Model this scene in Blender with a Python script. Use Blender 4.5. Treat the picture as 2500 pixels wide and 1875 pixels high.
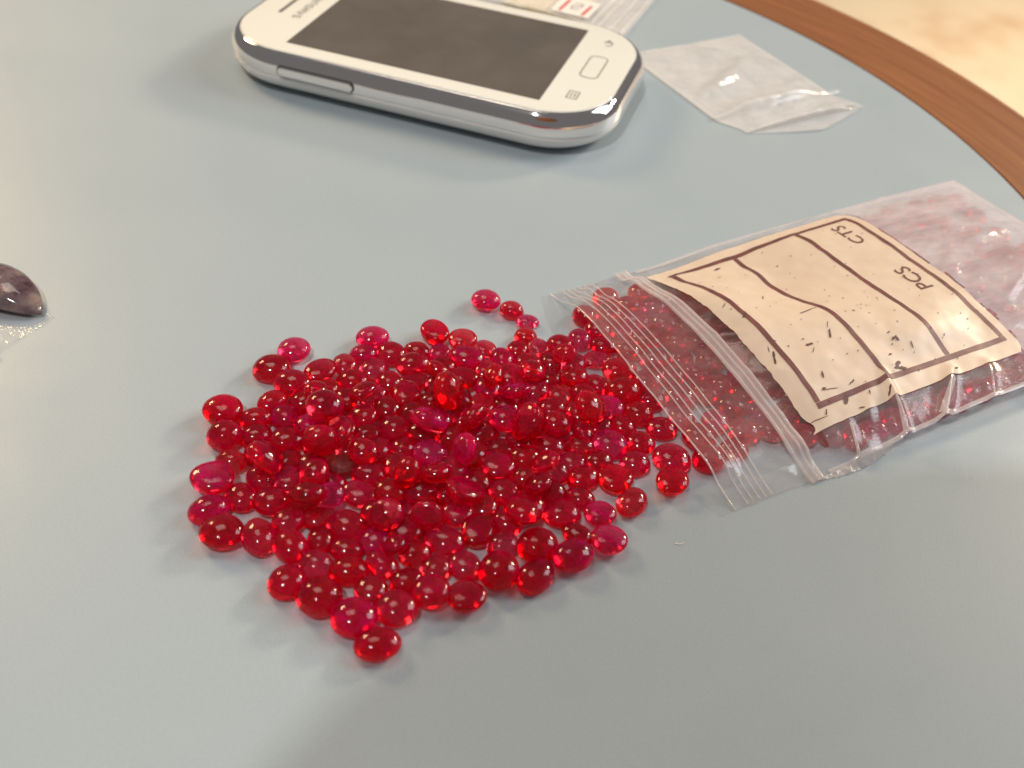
import bpy, bmesh, math, random
import numpy as np
from mathutils import Vector, Matrix, Quaternion

# ------------------------------------------------------------------ camera, light, exposure
for o in list(bpy.data.objects):
    bpy.data.objects.remove(o)
sc = bpy.context.scene
C = sc.collection
MM = 0.001
F_PX = 2450.0
CAM = (0.127745, -0.222106, 0.126687)
AX_R = Vector((0.944611, 0.319190, 0.076338))
AX_D = Vector((0.270064, -0.623820, -0.733426))
AX_F = Vector((-0.186481, 0.713418, -0.675470))
cd = bpy.data.cameras.new('camera')
cam = bpy.data.objects.new('camera', cd)
C.objects.link(cam)
m = Matrix((AX_R, -AX_D, -AX_F)).transposed().to_4x4()
m.translation = Vector(CAM)
cam.matrix_world = m
cd.sensor_fit = 'HORIZONTAL'
cd.sensor_width = 4.54
cd.lens = 4.54 * F_PX / 2500.0
cd.clip_start = 0.005
cd.clip_end = 50
cd.dof.use_dof = True
cd.dof.focus_distance = 0.183
cd.dof.aperture_fstop = 2.6
sc.camera = cam

w = bpy.data.worlds.new('World')
sc.world = w
w.use_nodes = True
bgn = w.node_tree.nodes['Background']
bgn.inputs['Color'].default_value = (0.54, 0.53, 0.53, 1)
bgn.inputs['Strength'].default_value = 0.29

def area(name, loc, target, size, size_y, power, color):
    l = bpy.data.lights.new(name, 'AREA')
    l.shape = 'RECTANGLE'
    l.size = size
    l.size_y = size_y
    l.energy = power
    l.color = color
    o = bpy.data.objects.new(name, l)
    C.objects.link(o)
    o.location = loc
    o.rotation_euler = (Vector(target) - Vector(loc)).to_track_quat('-Z', 'Y').to_euler()
    return o
area('ceiling_lamp', (-0.40, 0.35, 1.60), (0.03, 0.03, 0), 0.60, 0.60, 5.2, (1.0, 0.91, 0.79))
area('window_light', (1.25, 0.80, 0.95), (0.09, -0.02, 0), 0.60, 0.85, 13.5, (0.90, 0.95, 1.0))
area('table_lamp', (-0.42, 0.16, 0.34), (-0.06, -0.03, 0), 0.14, 0.14, 1.7, (1.0, 0.70, 0.38))
area('floor_fill', (1.0, 1.35, 0.7), (0.55, 0.75, -0.45), 0.25, 0.25, 21.0, (1.0, 0.80, 0.56))  # fill light added to brighten the floor beyond the table
sl = bpy.data.lights.new('spot_lamp', 'SPOT')
sl.energy = 46.
sl.color = (1.0, .97, .93)
sl.spot_size = math.radians(70)
sl.spot_blend = .5
sl.shadow_soft_size = .020
spot = bpy.data.objects.new('spot_lamp', sl)
C.objects.link(spot)
spot.location = (-.10, -.80, 1.60)
spot.rotation_euler = (Vector((.05, -.05, 0)) - Vector(spot.location)).to_track_quat('-Z', 'Y').to_euler()

vs = sc.view_settings
vs.view_transform = 'Standard'
vs.look = 'None'
vs.exposure = -0.06
vs.gamma = 1.0
vs.use_curve_mapping = False
sc.cycles.max_bounces = 18
sc.cycles.transmission_bounces = 16
sc.cycles.transparent_max_bounces = 24
sc.cycles.glossy_bounces = 8
sc.cycles.diffuse_bounces = 5
sc.cycles.sample_clamp_indirect = 6.0
sc.cycles.use_denoising = True

# ------------------------------------------------------------------ helpers
def mat(name):
    mt = bpy.data.materials.new(name)
    mt.use_nodes = True
    nt = mt.node_tree
    nt.nodes.clear()
    out = nt.nodes.new('ShaderNodeOutputMaterial')
    return mt, nt, out
def nd(nt, t, **kw):
    n = nt.nodes.new(t)
    for k, v in kw.items():
        if k.startswith('i_'):
            key = k[2:].replace('_', ' ')
            n.inputs[key].default_value = v
        else:
            setattr(n, k, v)
    return n
def ramp(nt, fac, stops):
    r = nt.nodes.new('ShaderNodeValToRGB')
    cr = r.color_ramp
    while len(cr.elements) > 1:
        cr.elements.remove(cr.elements[-1])
    cr.elements[0].position = stops[0][0]
    cr.elements[0].color = stops[0][1]
    for p, c in stops[1:]:
        e = cr.elements.new(p)
        e.color = c
    nt.links.new(fac, r.inputs[0])
    return r.outputs[0]
def g4(v):
    return (v, v, v, 1)
def noise(nt, scale, detail=4, rough=.55, coord='Object', vec=None):
    n = nd(nt, 'ShaderNodeTexNoise')
    n.inputs['Scale'].default_value = scale
    n.inputs['Detail'].default_value = detail
    n.inputs['Roughness'].default_value = rough
    if vec is None:
        tc = nd(nt, 'ShaderNodeTexCoord')
        vec = tc.outputs[coord]
    nt.links.new(vec, n.inputs['Vector'])
    return n.outputs['Fac']
def principled(name, color, rough=.4, metal=0., spec=.5, var=0., vscale=300., bump=0., bscale=800., bdist=.0002, coat=0., trans=0.):
    mt, nt, out = mat(name)
    b = nd(nt, 'ShaderNodeBsdfPrincipled')
    b.inputs['Roughness'].default_value = rough
    b.inputs['Metallic'].default_value = metal
    b.inputs['Specular IOR Level'].default_value = spec
    b.inputs['Coat Weight'].default_value = coat
    c = tuple(color) + (1,)
    b.inputs['Base Color'].default_value = c
    if var > 0:
        f = noise(nt, vscale)
        col = ramp(nt, f, [(.3, tuple(x * (1 - var) for x in color) + (1,)), (.7, tuple(min(1, x * (1 + var)) for x in color) + (1,))])
        nt.links.new(col, b.inputs['Base Color'])
    if bump > 0:
        f = noise(nt, bscale, 3)
        bp = nd(nt, 'ShaderNodeBump')
        bp.inputs['Strength'].default_value = bump
        bp.inputs['Distance'].default_value = bdist
        nt.links.new(f, bp.inputs['Height'])
        nt.links.new(bp.outputs[0], b.inputs['Normal'])
    nt.links.new(b.outputs[0], out.inputs[0])
    return mt
def mesh_obj(name, verts, faces, material, parent=None, smooth=False):
    me = bpy.data.meshes.new(name)
    me.from_pydata([tuple(v) for v in verts], [], faces)
    me.update()
    if smooth:
        for p in me.polygons:
            p.use_smooth = True
    if material:
        me.materials.append(material)
    o = bpy.data.objects.new(name, me)
    C.objects.link(o)
    if parent:
        o.parent = parent
    return o
def tag(o, label, cat, group=None):
    o['label'] = label
    o['category'] = cat
    if group:
        o['group'] = group
    return o
def empty(name, loc=(0, 0, 0), rotz=0.):
    o = bpy.data.objects.new(name, None)
    o.empty_display_size = .005
    C.objects.link(o)
    o.location = loc
    o.rotation_euler = (0, 0, rotz)
    return o
def grid_faces(nu, nv):
    return [(i * nv + j, (i + 1) * nv + j, (i + 1) * nv + j + 1, i * nv + j + 1) for i in range(nu - 1) for j in range(nv - 1)]
def sm(a, b, x):
    t = min(max((x - a) / (b - a), 0.), 1.)
    return t * t * (3 - 2 * t)
def text_geo(s, size):
    cu = bpy.data.curves.new('txt', 'FONT')
    cu.body = s
    cu.size = size
    cu.resolution_u = 3
    ob = bpy.data.objects.new('txt', cu)
    C.objects.link(ob)
    dg = bpy.context.evaluated_depsgraph_get()
    me = bpy.data.meshes.new_from_object(ob.evaluated_get(dg))
    bm = bmesh.new()
    bm.from_mesh(me)
    bmesh.ops.triangulate(bm, faces=bm.faces[:])
    vv = [v.co.copy() for v in bm.verts]
    bm.verts.index_update()
    ff = [tuple(v.index for v in f.verts) for f in bm.faces]
    bm.free()
    bpy.data.objects.remove(ob)
    bpy.data.curves.remove(cu)
    bpy.data.meshes.remove(me)
    return vv, ff
def strokes(paths, wd):
    """polylines -> flat quads (2-D verts, faces)"""
    V, Fc = [], []
    for P in paths:
        P = [Vector(p) for p in P]
        n = len(P)
        base = len(V)
        for i in range(n):
            d0 = (P[i] - P[i - 1]).normalized() if i else (P[1] - P[0]).normalized()
            d1 = (P[i + 1] - P[i]).normalized() if i < n - 1 else d0
            t = (d0 + d1)
            t = t.normalized() if t.length > 1e-6 else d0
            k = 1 / max(.45, abs(t.dot(d0)))
            nn = Vector((-t.y, t.x)) * wd * .5 * k
            V += [P[i] + nn, P[i] - nn]
        for i in range(n - 1):
            a = base + 2 * i
            Fc.append((a, a + 1, a + 3, a + 2))
    return V, Fc
rnd = random.Random(11)

# ------------------------------------------------------------------ materials
def mat_table():
    mt, nt, out = mat('blue_grey_laminate')
    b = nd(nt, 'ShaderNodeBsdfPrincipled')
    big = noise(nt, 9., 3)
    fine = noise(nt, 2600., 2, .6)
    c1 = ramp(nt, big, [(.3, (.385, .448, .482, 1)), (.7, (.408, .466, .496, 1))])
    c2 = ramp(nt, fine, [(.3, g4(.90)), (.7, g4(1.0))])
    mx = nd(nt, 'ShaderNodeMix', data_type='RGBA', blend_type='MULTIPLY')
    mx.inputs[0].default_value = 1.
    nt.links.new(c1, mx.inputs[6])
    nt.links.new(c2, mx.inputs[7])
    nt.links.new(mx.outputs[2], b.inputs['Base Color'])
    sm_ = noise(nt, 30., 5, .65)
    r = ramp(nt, sm_, [(.3, g4(.34)), (.5, g4(.44)), (.75, g4(.54))])
    nt.links.new(r, b.inputs['Roughness'])
    b.inputs['Specular IOR Level'].default_value = .42
    bp = nd(nt, 'ShaderNodeBump')
    bp.inputs['Strength'].default_value = .12
    bp.inputs['Distance'].default_value = .0001
    nt.links.new(noise(nt, 1500., 2), bp.inputs['Height'])
    nt.links.new(bp.outputs[0], b.inputs['Normal'])
    nt.links.new(b.outputs[0], out.inputs[0])
    return mt
def mat_wood():
    mt, nt, out = mat('varnished_wood')
    b = nd(nt, 'ShaderNodeBsdfPrincipled')
    tc = nd(nt, 'ShaderNodeTexCoord')
    ln = nd(nt, 'ShaderNodeVectorMath', operation='LENGTH')
    nt.links.new(tc.outputs['Object'], ln.inputs[0])
    sp = nd(nt, 'ShaderNodeSeparateXYZ')
    nt.links.new(tc.outputs['Object'], sp.inputs[0])
    at = nd(nt, 'ShaderNodeMath', operation='ARCTAN2')
    nt.links.new(sp.outputs[1], at.inputs[0])
    nt.links.new(sp.outputs[0], at.inputs[1])
    # straight-sawn board bent to the rim: grain drifts slowly outward along the arc
    dr = nd(nt, 'ShaderNodeMath', operation='MULTIPLY_ADD')
    dr.inputs[1].default_value = .018
    nt.links.new(at.outputs[0], dr.inputs[0])
    nt.links.new(ln.outputs['Value'], dr.inputs[2])
    rs = nd(nt, 'ShaderNodeMath', operation='MULTIPLY')
    rs.inputs[1].default_value = 420.
    nt.links.new(dr.outputs[0], rs.inputs[0])
    an = nd(nt, 'ShaderNodeMath', operation='MULTIPLY')
    an.inputs[1].default_value = 3.5
    nt.links.new(at.outputs[0], an.inputs[0])
    cb = nd(nt, 'ShaderNodeCombineXYZ')
    nt.links.new(rs.outputs[0], cb.inputs[0])
    nt.links.new(an.outputs[0], cb.inputs[1])
    f = noise(nt, 1.0, 6, .62, vec=cb.outputs[0])
    c = ramp(nt, f, [(.30, (.200, .068, .022, 1)), (.50, (.285, .106, .034, 1)), (.72, (.37, .150, .052, 1))])
    nt.links.new(c, b.inputs['Base Color'])
    b.inputs['Roughness'].default_value = .38
    bp = nd(nt, 'ShaderNodeBump')
    bp.inputs['Strength'].default_value = .2
    bp.inputs['Distance'].default_value = .0003
    nt.links.new(f, bp.inputs['Height'])
    nt.links.new(bp.outputs[0], b.inputs['Normal'])
    nt.links.new(b.outputs[0], out.inputs[0])
    return mt
def mat_floor():
    mt, nt, out = mat('cream_floor')
    b = nd(nt, 'ShaderNodeBsdfPrincipled')
    f = noise(nt, 7., 5, .55)
    c = ramp(nt, f, [(.35, (.70, .51, .33, 1)), (.5, (.80, .65, .46, 1)), (.7, (.82, .69, .50, 1))])
    nt.links.new(c, b.inputs['Base Color'])
    b.inputs['Roughness'].default_value = .55
    nt.links.new(b.outputs[0], out.inputs[0])
    return mt
def mat_ruby(name, absorb, density, cloud, cloud_col, rough=.10, bump=0., bscale=500.):
    mt, nt, out = mat(name)
    gl = nd(nt, 'ShaderNodeBsdfPrincipled')
    gl.inputs['Base Color'].default_value = (1, .80, .83, 1)
    gl.inputs['Transmission Weight'].default_value = 1.
    gl.inputs['Roughness'].default_value = rough
    gl.inputs['IOR'].default_value = 1.46
    df = nd(nt, 'ShaderNodeBsdfDiffuse')
    tr = nd(nt, 'ShaderNodeBsdfTranslucent')
    df.inputs[0].default_value = cloud_col + (1,)
    tr.inputs[0].default_value = cloud_col + (1,)
    ad = nd(nt, 'ShaderNodeMixShader')
    ad.inputs[0].default_value = .65
    nt.links.new(df.outputs[0], ad.inputs[1])
    nt.links.new(tr.outputs[0], ad.inputs[2])
    mx = nd(nt, 'ShaderNodeMixShader')
    f = noise(nt, 3.2, 6, .68)
    r = ramp(nt, f, [(.36, g4(cloud * .2)), (.52, g4(cloud * .9)), (.70, g4(cloud * 2.4))])
    nt.links.new(r, mx.inputs[0])
    nt.links.new(gl.outputs[0], mx.inputs[1])
    nt.links.new(ad.outputs[0], mx.inputs[2])
    bp = nd(nt, 'ShaderNodeBump')
    bp.inputs['Strength'].default_value = .25 + bump * .5
    bp.inputs['Distance'].default_value = .0005 + bump * .0006
    nt.links.new(noise(nt, 2.0 if bump == 0 else 8., 2), bp.inputs['Height'])
    nt.links.new(bp.outputs[0], gl.inputs['Normal'])
    nt.links.new(mx.outputs[0], out.inputs[0])
    va = nd(nt, 'ShaderNodeVolumeAbsorption')
    va.inputs['Color'].default_value = absorb + (1,)
    oi = nd(nt, 'ShaderNodeObjectInfo')
    mr = nd(nt, 'ShaderNodeMapRange')
    mr.inputs['To Min'].default_value = density * .6
    mr.inputs['To Max'].default_value = density * 1.35
    nt.links.new(oi.outputs['Random'], mr.inputs['Value'])
    nt.links.new(mr.outputs[0], va.inputs['Density'])
    nt.links.new(va.outputs[0], out.inputs['Volume'])
    return mt
def mat_film(name, milk0, milk1, tint=(.99, .985, .99), gloss_rough=.16, scale=120., stretch=(1, 1, 1), milkcol=(.95, .90, .90), bump=.25, trans=.35):
    mt, nt, out = mat(name)
    tp = nd(nt, 'ShaderNodeBsdfTransparent')
    tp.inputs[0].default_value = tint + (1,)
    df = nd(nt, 'ShaderNodeBsdfDiffuse')
    tl = nd(nt, 'ShaderNodeBsdfTranslucent')
    df.inputs[0].default_value = milkcol + (1,)
    tl.inputs[0].default_value = milkcol + (1,)
    a = nd(nt, 'ShaderNodeMixShader')
    a.inputs[0].default_value = trans
    nt.links.new(df.outputs[0], a.inputs[1])
    nt.links.new(tl.outputs[0], a.inputs[2])
    tc = nd(nt, 'ShaderNodeTexCoord')
    mp = nd(nt, 'ShaderNodeMapping')
    mp.inputs['Scale'].default_value = stretch
    nt.links.new(tc.outputs['Object'], mp.inputs[0])
    f = noise(nt, scale, 6, .65, vec=mp.outputs[0])
    r = ramp(nt, f, [(.32, g4(milk0)), (.70, g4(milk1))])
    m1 = nd(nt, 'ShaderNodeMixShader')
    nt.links.new(r, m1.inputs[0])
    nt.links.new(tp.outputs[0], m1.inputs[1])
    nt.links.new(a.outputs[0], m1.inputs[2])
    gs = nd(nt, 'ShaderNodeBsdfGlossy')
    gs.inputs['Roughness'].default_value = gloss_rough
    lw = nd(nt, 'ShaderNodeLayerWeight')
    lw.inputs['Blend'].default_value = .5
    pw = nd(nt, 'ShaderNodeMath', operation='POWER')
    pw.inputs[1].default_value = 4.5
    nt.links.new(lw.outputs['Facing'], pw.inputs[0])
    fr = nd(nt, 'ShaderNodeMath', operation='MULTIPLY_ADD')
    fr.inputs[1].default_value = .55
    fr.inputs[2].default_value = .045
    nt.links.new(pw.outputs[0], fr.inputs[0])
    bp = nd(nt, 'ShaderNodeBump')
    bp.inputs['Strength'].default_value = bump
    bp.inputs['Distance'].default_value = .0006
    nt.links.new(noise(nt, scale * 1.6, 4, .6, vec=mp.outputs[0]), bp.inputs['Height'])
    nt.links.new(bp.outputs[0], gs.inputs['Normal'])
    m2 = nd(nt, 'ShaderNodeMixShader')
    nt.links.new(fr.outputs[0], m2.inputs[0])
    nt.links.new(m1.outputs[0], m2.inputs[1])
    nt.links.new(gs.outputs[0], m2.inputs[2])
    nt.links.new(m2.outputs[0], out.inputs[0])
    return mt
M_TABLE = mat_table()
M_WOOD = mat_wood()
M_FLOOR = mat_floor()
RUBY = [
    mat_ruby('ruby_red', (.99, .010, .17), 732., .28, (0.920, 0.001, 0.111)),
    mat_ruby('ruby_pale', (.995, .06, .34), 512., .32, (0.980, 0.022, 0.338)),
    mat_ruby('ruby_pink', (.99, .03, .27), 610., .32, (0.960, 0.008, 0.267)),
    mat_ruby('ruby_clear', (.99, .015, .19), 610., .23, (0.940, 0.002, 0.150)),
    mat_ruby('ruby_crackled', (.92, .10, .12), 600., .34, (.50, .10, .085), .15, .7),
    mat_ruby('ruby_scarlet', (.99, .015, .10), 634., .28, (0.970, 0.002, 0.062)),
    mat_ruby('ruby_dark', (.98, .010, .14), 927., .25, (0.760, 0.001, 0.083)),
]
M_FILM = mat_film('milky_plastic_film', .14, .34, scale=140., stretch=(1, 2.2, 1))
M_FILM_MOUTH = mat_film('mouth_plastic_film', .05, .19, scale=110., stretch=(1, 2.2, 1), milkcol=(.95, .84, .80))
M_SCUFF_GLARE = mat_film('scuffed_glare_film', .48, .92, scale=70., stretch=(1, 2.6, 1), milkcol=(.97, .90, .92), bump=.4)  # scuff haze, with the reflected window light painted in as extra white
M_FILM_BACK = mat_film('clear_plastic_film', .04, .10, scale=90.)
M_FILM_THICK = mat_film('zip_plastic', .34, .55, milkcol=(.95, .88, .86), scale=60.)
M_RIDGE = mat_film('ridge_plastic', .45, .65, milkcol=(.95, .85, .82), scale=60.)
M_CLEAR = mat_film('small_bag_film', .36, .58, milkcol=(.98, .95, .93), scale=110., trans=.18)
M_CLEAR2 = mat_film('small_bag_seam_film', .55, .72, milkcol=(.98, .95, .91), scale=110.)
def mat_label():
    mt, nt, out = mat('cream_print')
    f = noise(nt, 260.)
    c = ramp(nt, f, [(.3, (.82, .63, .47, 1)), (.7, (.88, .70, .54, 1))])
    df = nd(nt, 'ShaderNodeBsdfPrincipled')
    df.inputs['Roughness'].default_value = .42
    nt.links.new(c, df.inputs['Base Color'])
    tl = nd(nt, 'ShaderNodeBsdfTranslucent')
    nt.links.new(c, tl.inputs[0])
    mx = nd(nt, 'ShaderNodeMixShader')
    mx.inputs[0].default_value = .14
    nt.links.new(df.outputs[0], mx.inputs[1])
    nt.links.new(tl.outputs[0], mx.inputs[2])
    nt.links.new(mx.outputs[0], out.inputs[0])
    return mt
M_LABEL = mat_label()
M_BROWN = principled('brown_print_ink', (.175, .058, .050), .5, var=.25, vscale=300.)
M_INK = principled('dark_fleck_ink', (.12, .050, .040), .6)
M_WHITE = principled('white_phone_plastic', (.90, .88, .85), .22, coat=.3)
M_FACE = principled('white_phone_glass', (.88, .86, .77), .12, coat=.5)
M_CHROME = principled('chrome_trim', (.90, .85, .83), .06, metal=1.)
M_SCREEN = principled('dark_screen_glass', (.125, .106, .090), .14, spec=.6, var=.12, vscale=60.)
M_GROOVE = principled('dark_groove', (.05, .04, .04), .6)
M_GREY = principled('grey_print', (.30, .28, .25), .5)
M_SLOT = principled('speaker_mesh', (.16, .14, .13), .5, bump=.5, bscale=4000.)
M_PAPER = principled('white_paper', (.85, .80, .74), .6)
M_CARD = principled('cream_card', (.82, .72, .48), .6, var=.06, vscale=80.)
M_RED = principled('red_print', (.65, .06, .04), .5)

# ------------------------------------------------------------------ setting: table and floor
TC = Vector((.0140, -.0582, 0))
def ring(r0, r1, z0, z1, name, material, parent, n=160):
    V, Fc = [], []
    prof = [(r0, z1), (r1 - .0015, z1), (r1 - .0004, z1 - .0004), (r1, z1 - .0015), (r1, z0), (r0, z0)]
    k = len(prof)
    for i in range(n):
        a = 2 * math.pi * i / n
        for r, z in prof:
            V.append((r * math.cos(a), r * math.sin(a), z))
    for i in range(n):
        for j in range(k):
            Fc.append((i * k + j, ((i + 1) % n) * k + j, ((i + 1) % n) * k + (j + 1) % k, i * k + (j + 1) % k))
    o = mesh_obj(name, V, Fc, material, parent)
    return o
table = empty('round_table', TC)
tag(table, 'round pale blue-grey table top with a brown wooden rim under everything', 'table')
n = 160
V = [(.1958 * math.cos(2 * math.pi * i / n), .1958 * math.sin(2 * math.pi * i / n), z) for z in (0, -.02) for i in range(n)]
Fc = [tuple(range(n)), tuple(reversed(range(n, 2 * n)))] + [(i, n + i, n + (i + 1) % n, (i + 1) % n) for i in range(n)]
mesh_obj('table_top', V, Fc, M_TABLE, table)
ring(.1962, .2243, -.028, .0002, 'wooden_rim', M_WOOD, table)
n = 64
fl = mesh_obj('floor', [(-3, -3, -.46), (3, -3, -.46), (3, 3, -.46), (-3, 3, -.46)], [(0, 1, 2, 3)], M_FLOOR)
fl['kind'] = 'structure'

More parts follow.
